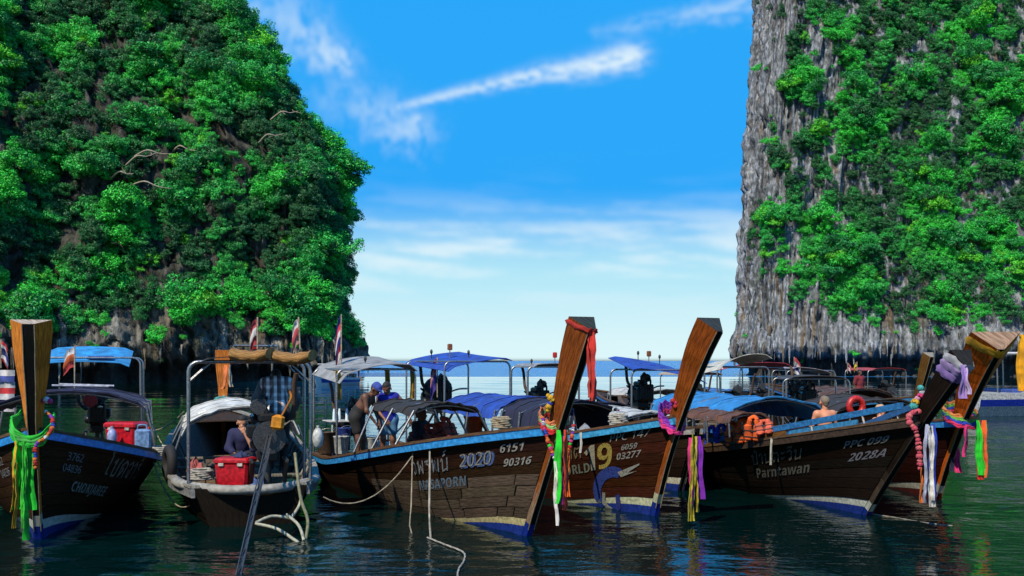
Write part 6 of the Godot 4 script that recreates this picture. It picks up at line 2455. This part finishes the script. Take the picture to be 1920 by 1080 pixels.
	person("shirtless tanned man sitting with his back to the camera by the blue canopy", b5.put(Vector3(0.62, 0.60, -2.5)), PI + 0.2, sit, Color(0.48, 0.20, 0.11), [["shorts", ["hips", "thigh_l/2", "thigh_r/2"], Color(0.03, 0.05, 0.15), 0.022]], {"hair": Color(0.14, 0.11, 0.08)})
	person("bare shouldered person sitting low behind the blue washboard at the right", b6.put(Vector3(-0.15, 0.34, -2.9)), 0.6, sit, Color(0.50, 0.24, 0.15), [["shorts", ["hips", "thigh_l/2", "thigh_r/2"], Color(0.1, 0.1, 0.12), 0.022]], {"hair": Color(0.4, 0.25, 0.15)})
	person("left passenger in an orange life vest under the blue canopy behind the 2020 boat", b4.put(Vector3(-0.25, 0.42, -6.35)), 2.6, sit, skin_dark, [["life_vest", ["chest", "belly", "yoke"], Color(0.75, 0.12, 0.02), 0.045], ["trousers", ["hips", "thigh_l", "thigh_r"], NAVY, 0.024]], {}, "")
	person("right passenger in an orange life vest under the blue canopy behind the 2020 boat", b4.put(Vector3(0.1, 0.42, -5.0)), 0.6, sit, Color(0.2, 0.09, 0.05), [["life_vest", ["chest", "belly", "yoke"], Color(0.8, 0.14, 0.02), 0.045], ["trousers", ["hips", "thigh_l", "thigh_r"], Color(0.02, 0.02, 0.02), 0.024]], {}, "")
	person("dark clothed passenger sitting amid the 2020 boat", b3.put(Vector3(0.2, 0.40, -4.6)), 1.2, sit, skin_dark, [["shirt", ["chest", "belly", "yoke", "arm_l", "arm_r"], Color(0.015, 0.016, 0.03), 0.025], ["trousers", ["hips", "thigh_l", "thigh_r"], Color(0.02, 0.02, 0.02), 0.024]], {}, "")
	person("person in dark red standing under the red roof below the right cliff", V(14.6, 0.5, 44.8), 0.4, stand_pose(), skin_dark, [["shirt", ["chest", "belly", "yoke", "arm_l", "arm_r", "hips"], Color(0.22, 0.015, 0.03), 0.025], ["trousers", ["thigh_l", "thigh_r", "shin_l", "shin_r"], Color(0.08, 0.02, 0.03), 0.024]])
	# speedboats and the rock beyond the point
	speedboat("white and blue speedboat lying at the right edge", V(26.6, 0, 52.0), deg_to_rad(100), 1.25)
	speedboat("distant white speedboat leaving the point of the left cliff", V(-18.4, 0, 110.0), deg_to_rad(-15), 0.95)
	var st := B.new()
	var rings2 := []
	for i in 16:
		var f := i / 15.0
		var ring := PackedVector3Array()
		for k in 18:
			var a := TAU * k / 18
			var r := (1.9 - 0.7 * f * f) * (1.0 + 0.35 * noise.get_noise_3d(cos(a) * 1.5, f * 4.0, sin(a) * 1.5))
			r *= 1.0 if i < 15 else 0.2
			ring.append(Vector3(cos(a) * r, -0.6 + f * 9.0, sin(a) * r))
		rings2.append(ring)
	st.loft(rings2)
	st.c = Color.WHITE
	var rk := thing("sea_stack", "small pale orange rock stack beyond the point of the left cliff", "rock", V(-42.0, 0, 290.0))
	part("stone", st, M(Color(0.60, 0.40, 0.22), 0.95, 0.0, "paint"), rk)
	for i in 4:
		var o := inst("bush", crowns[i], leaf_mat(greens[1]), rk)
		o.position = Vector3(rnd(-0.6, 0.8), 8.6 + rnd(-0.6, 0.3), rnd(-0.5, 0.9))
		o.scale = Vector3.ONE * rnd(0.8, 1.2)


func _ready() -> void:
	stage()
	make_sea()
	build_cliffs()
	rng.seed = 11
	build_boats()
	rng.seed = 12
	dress()
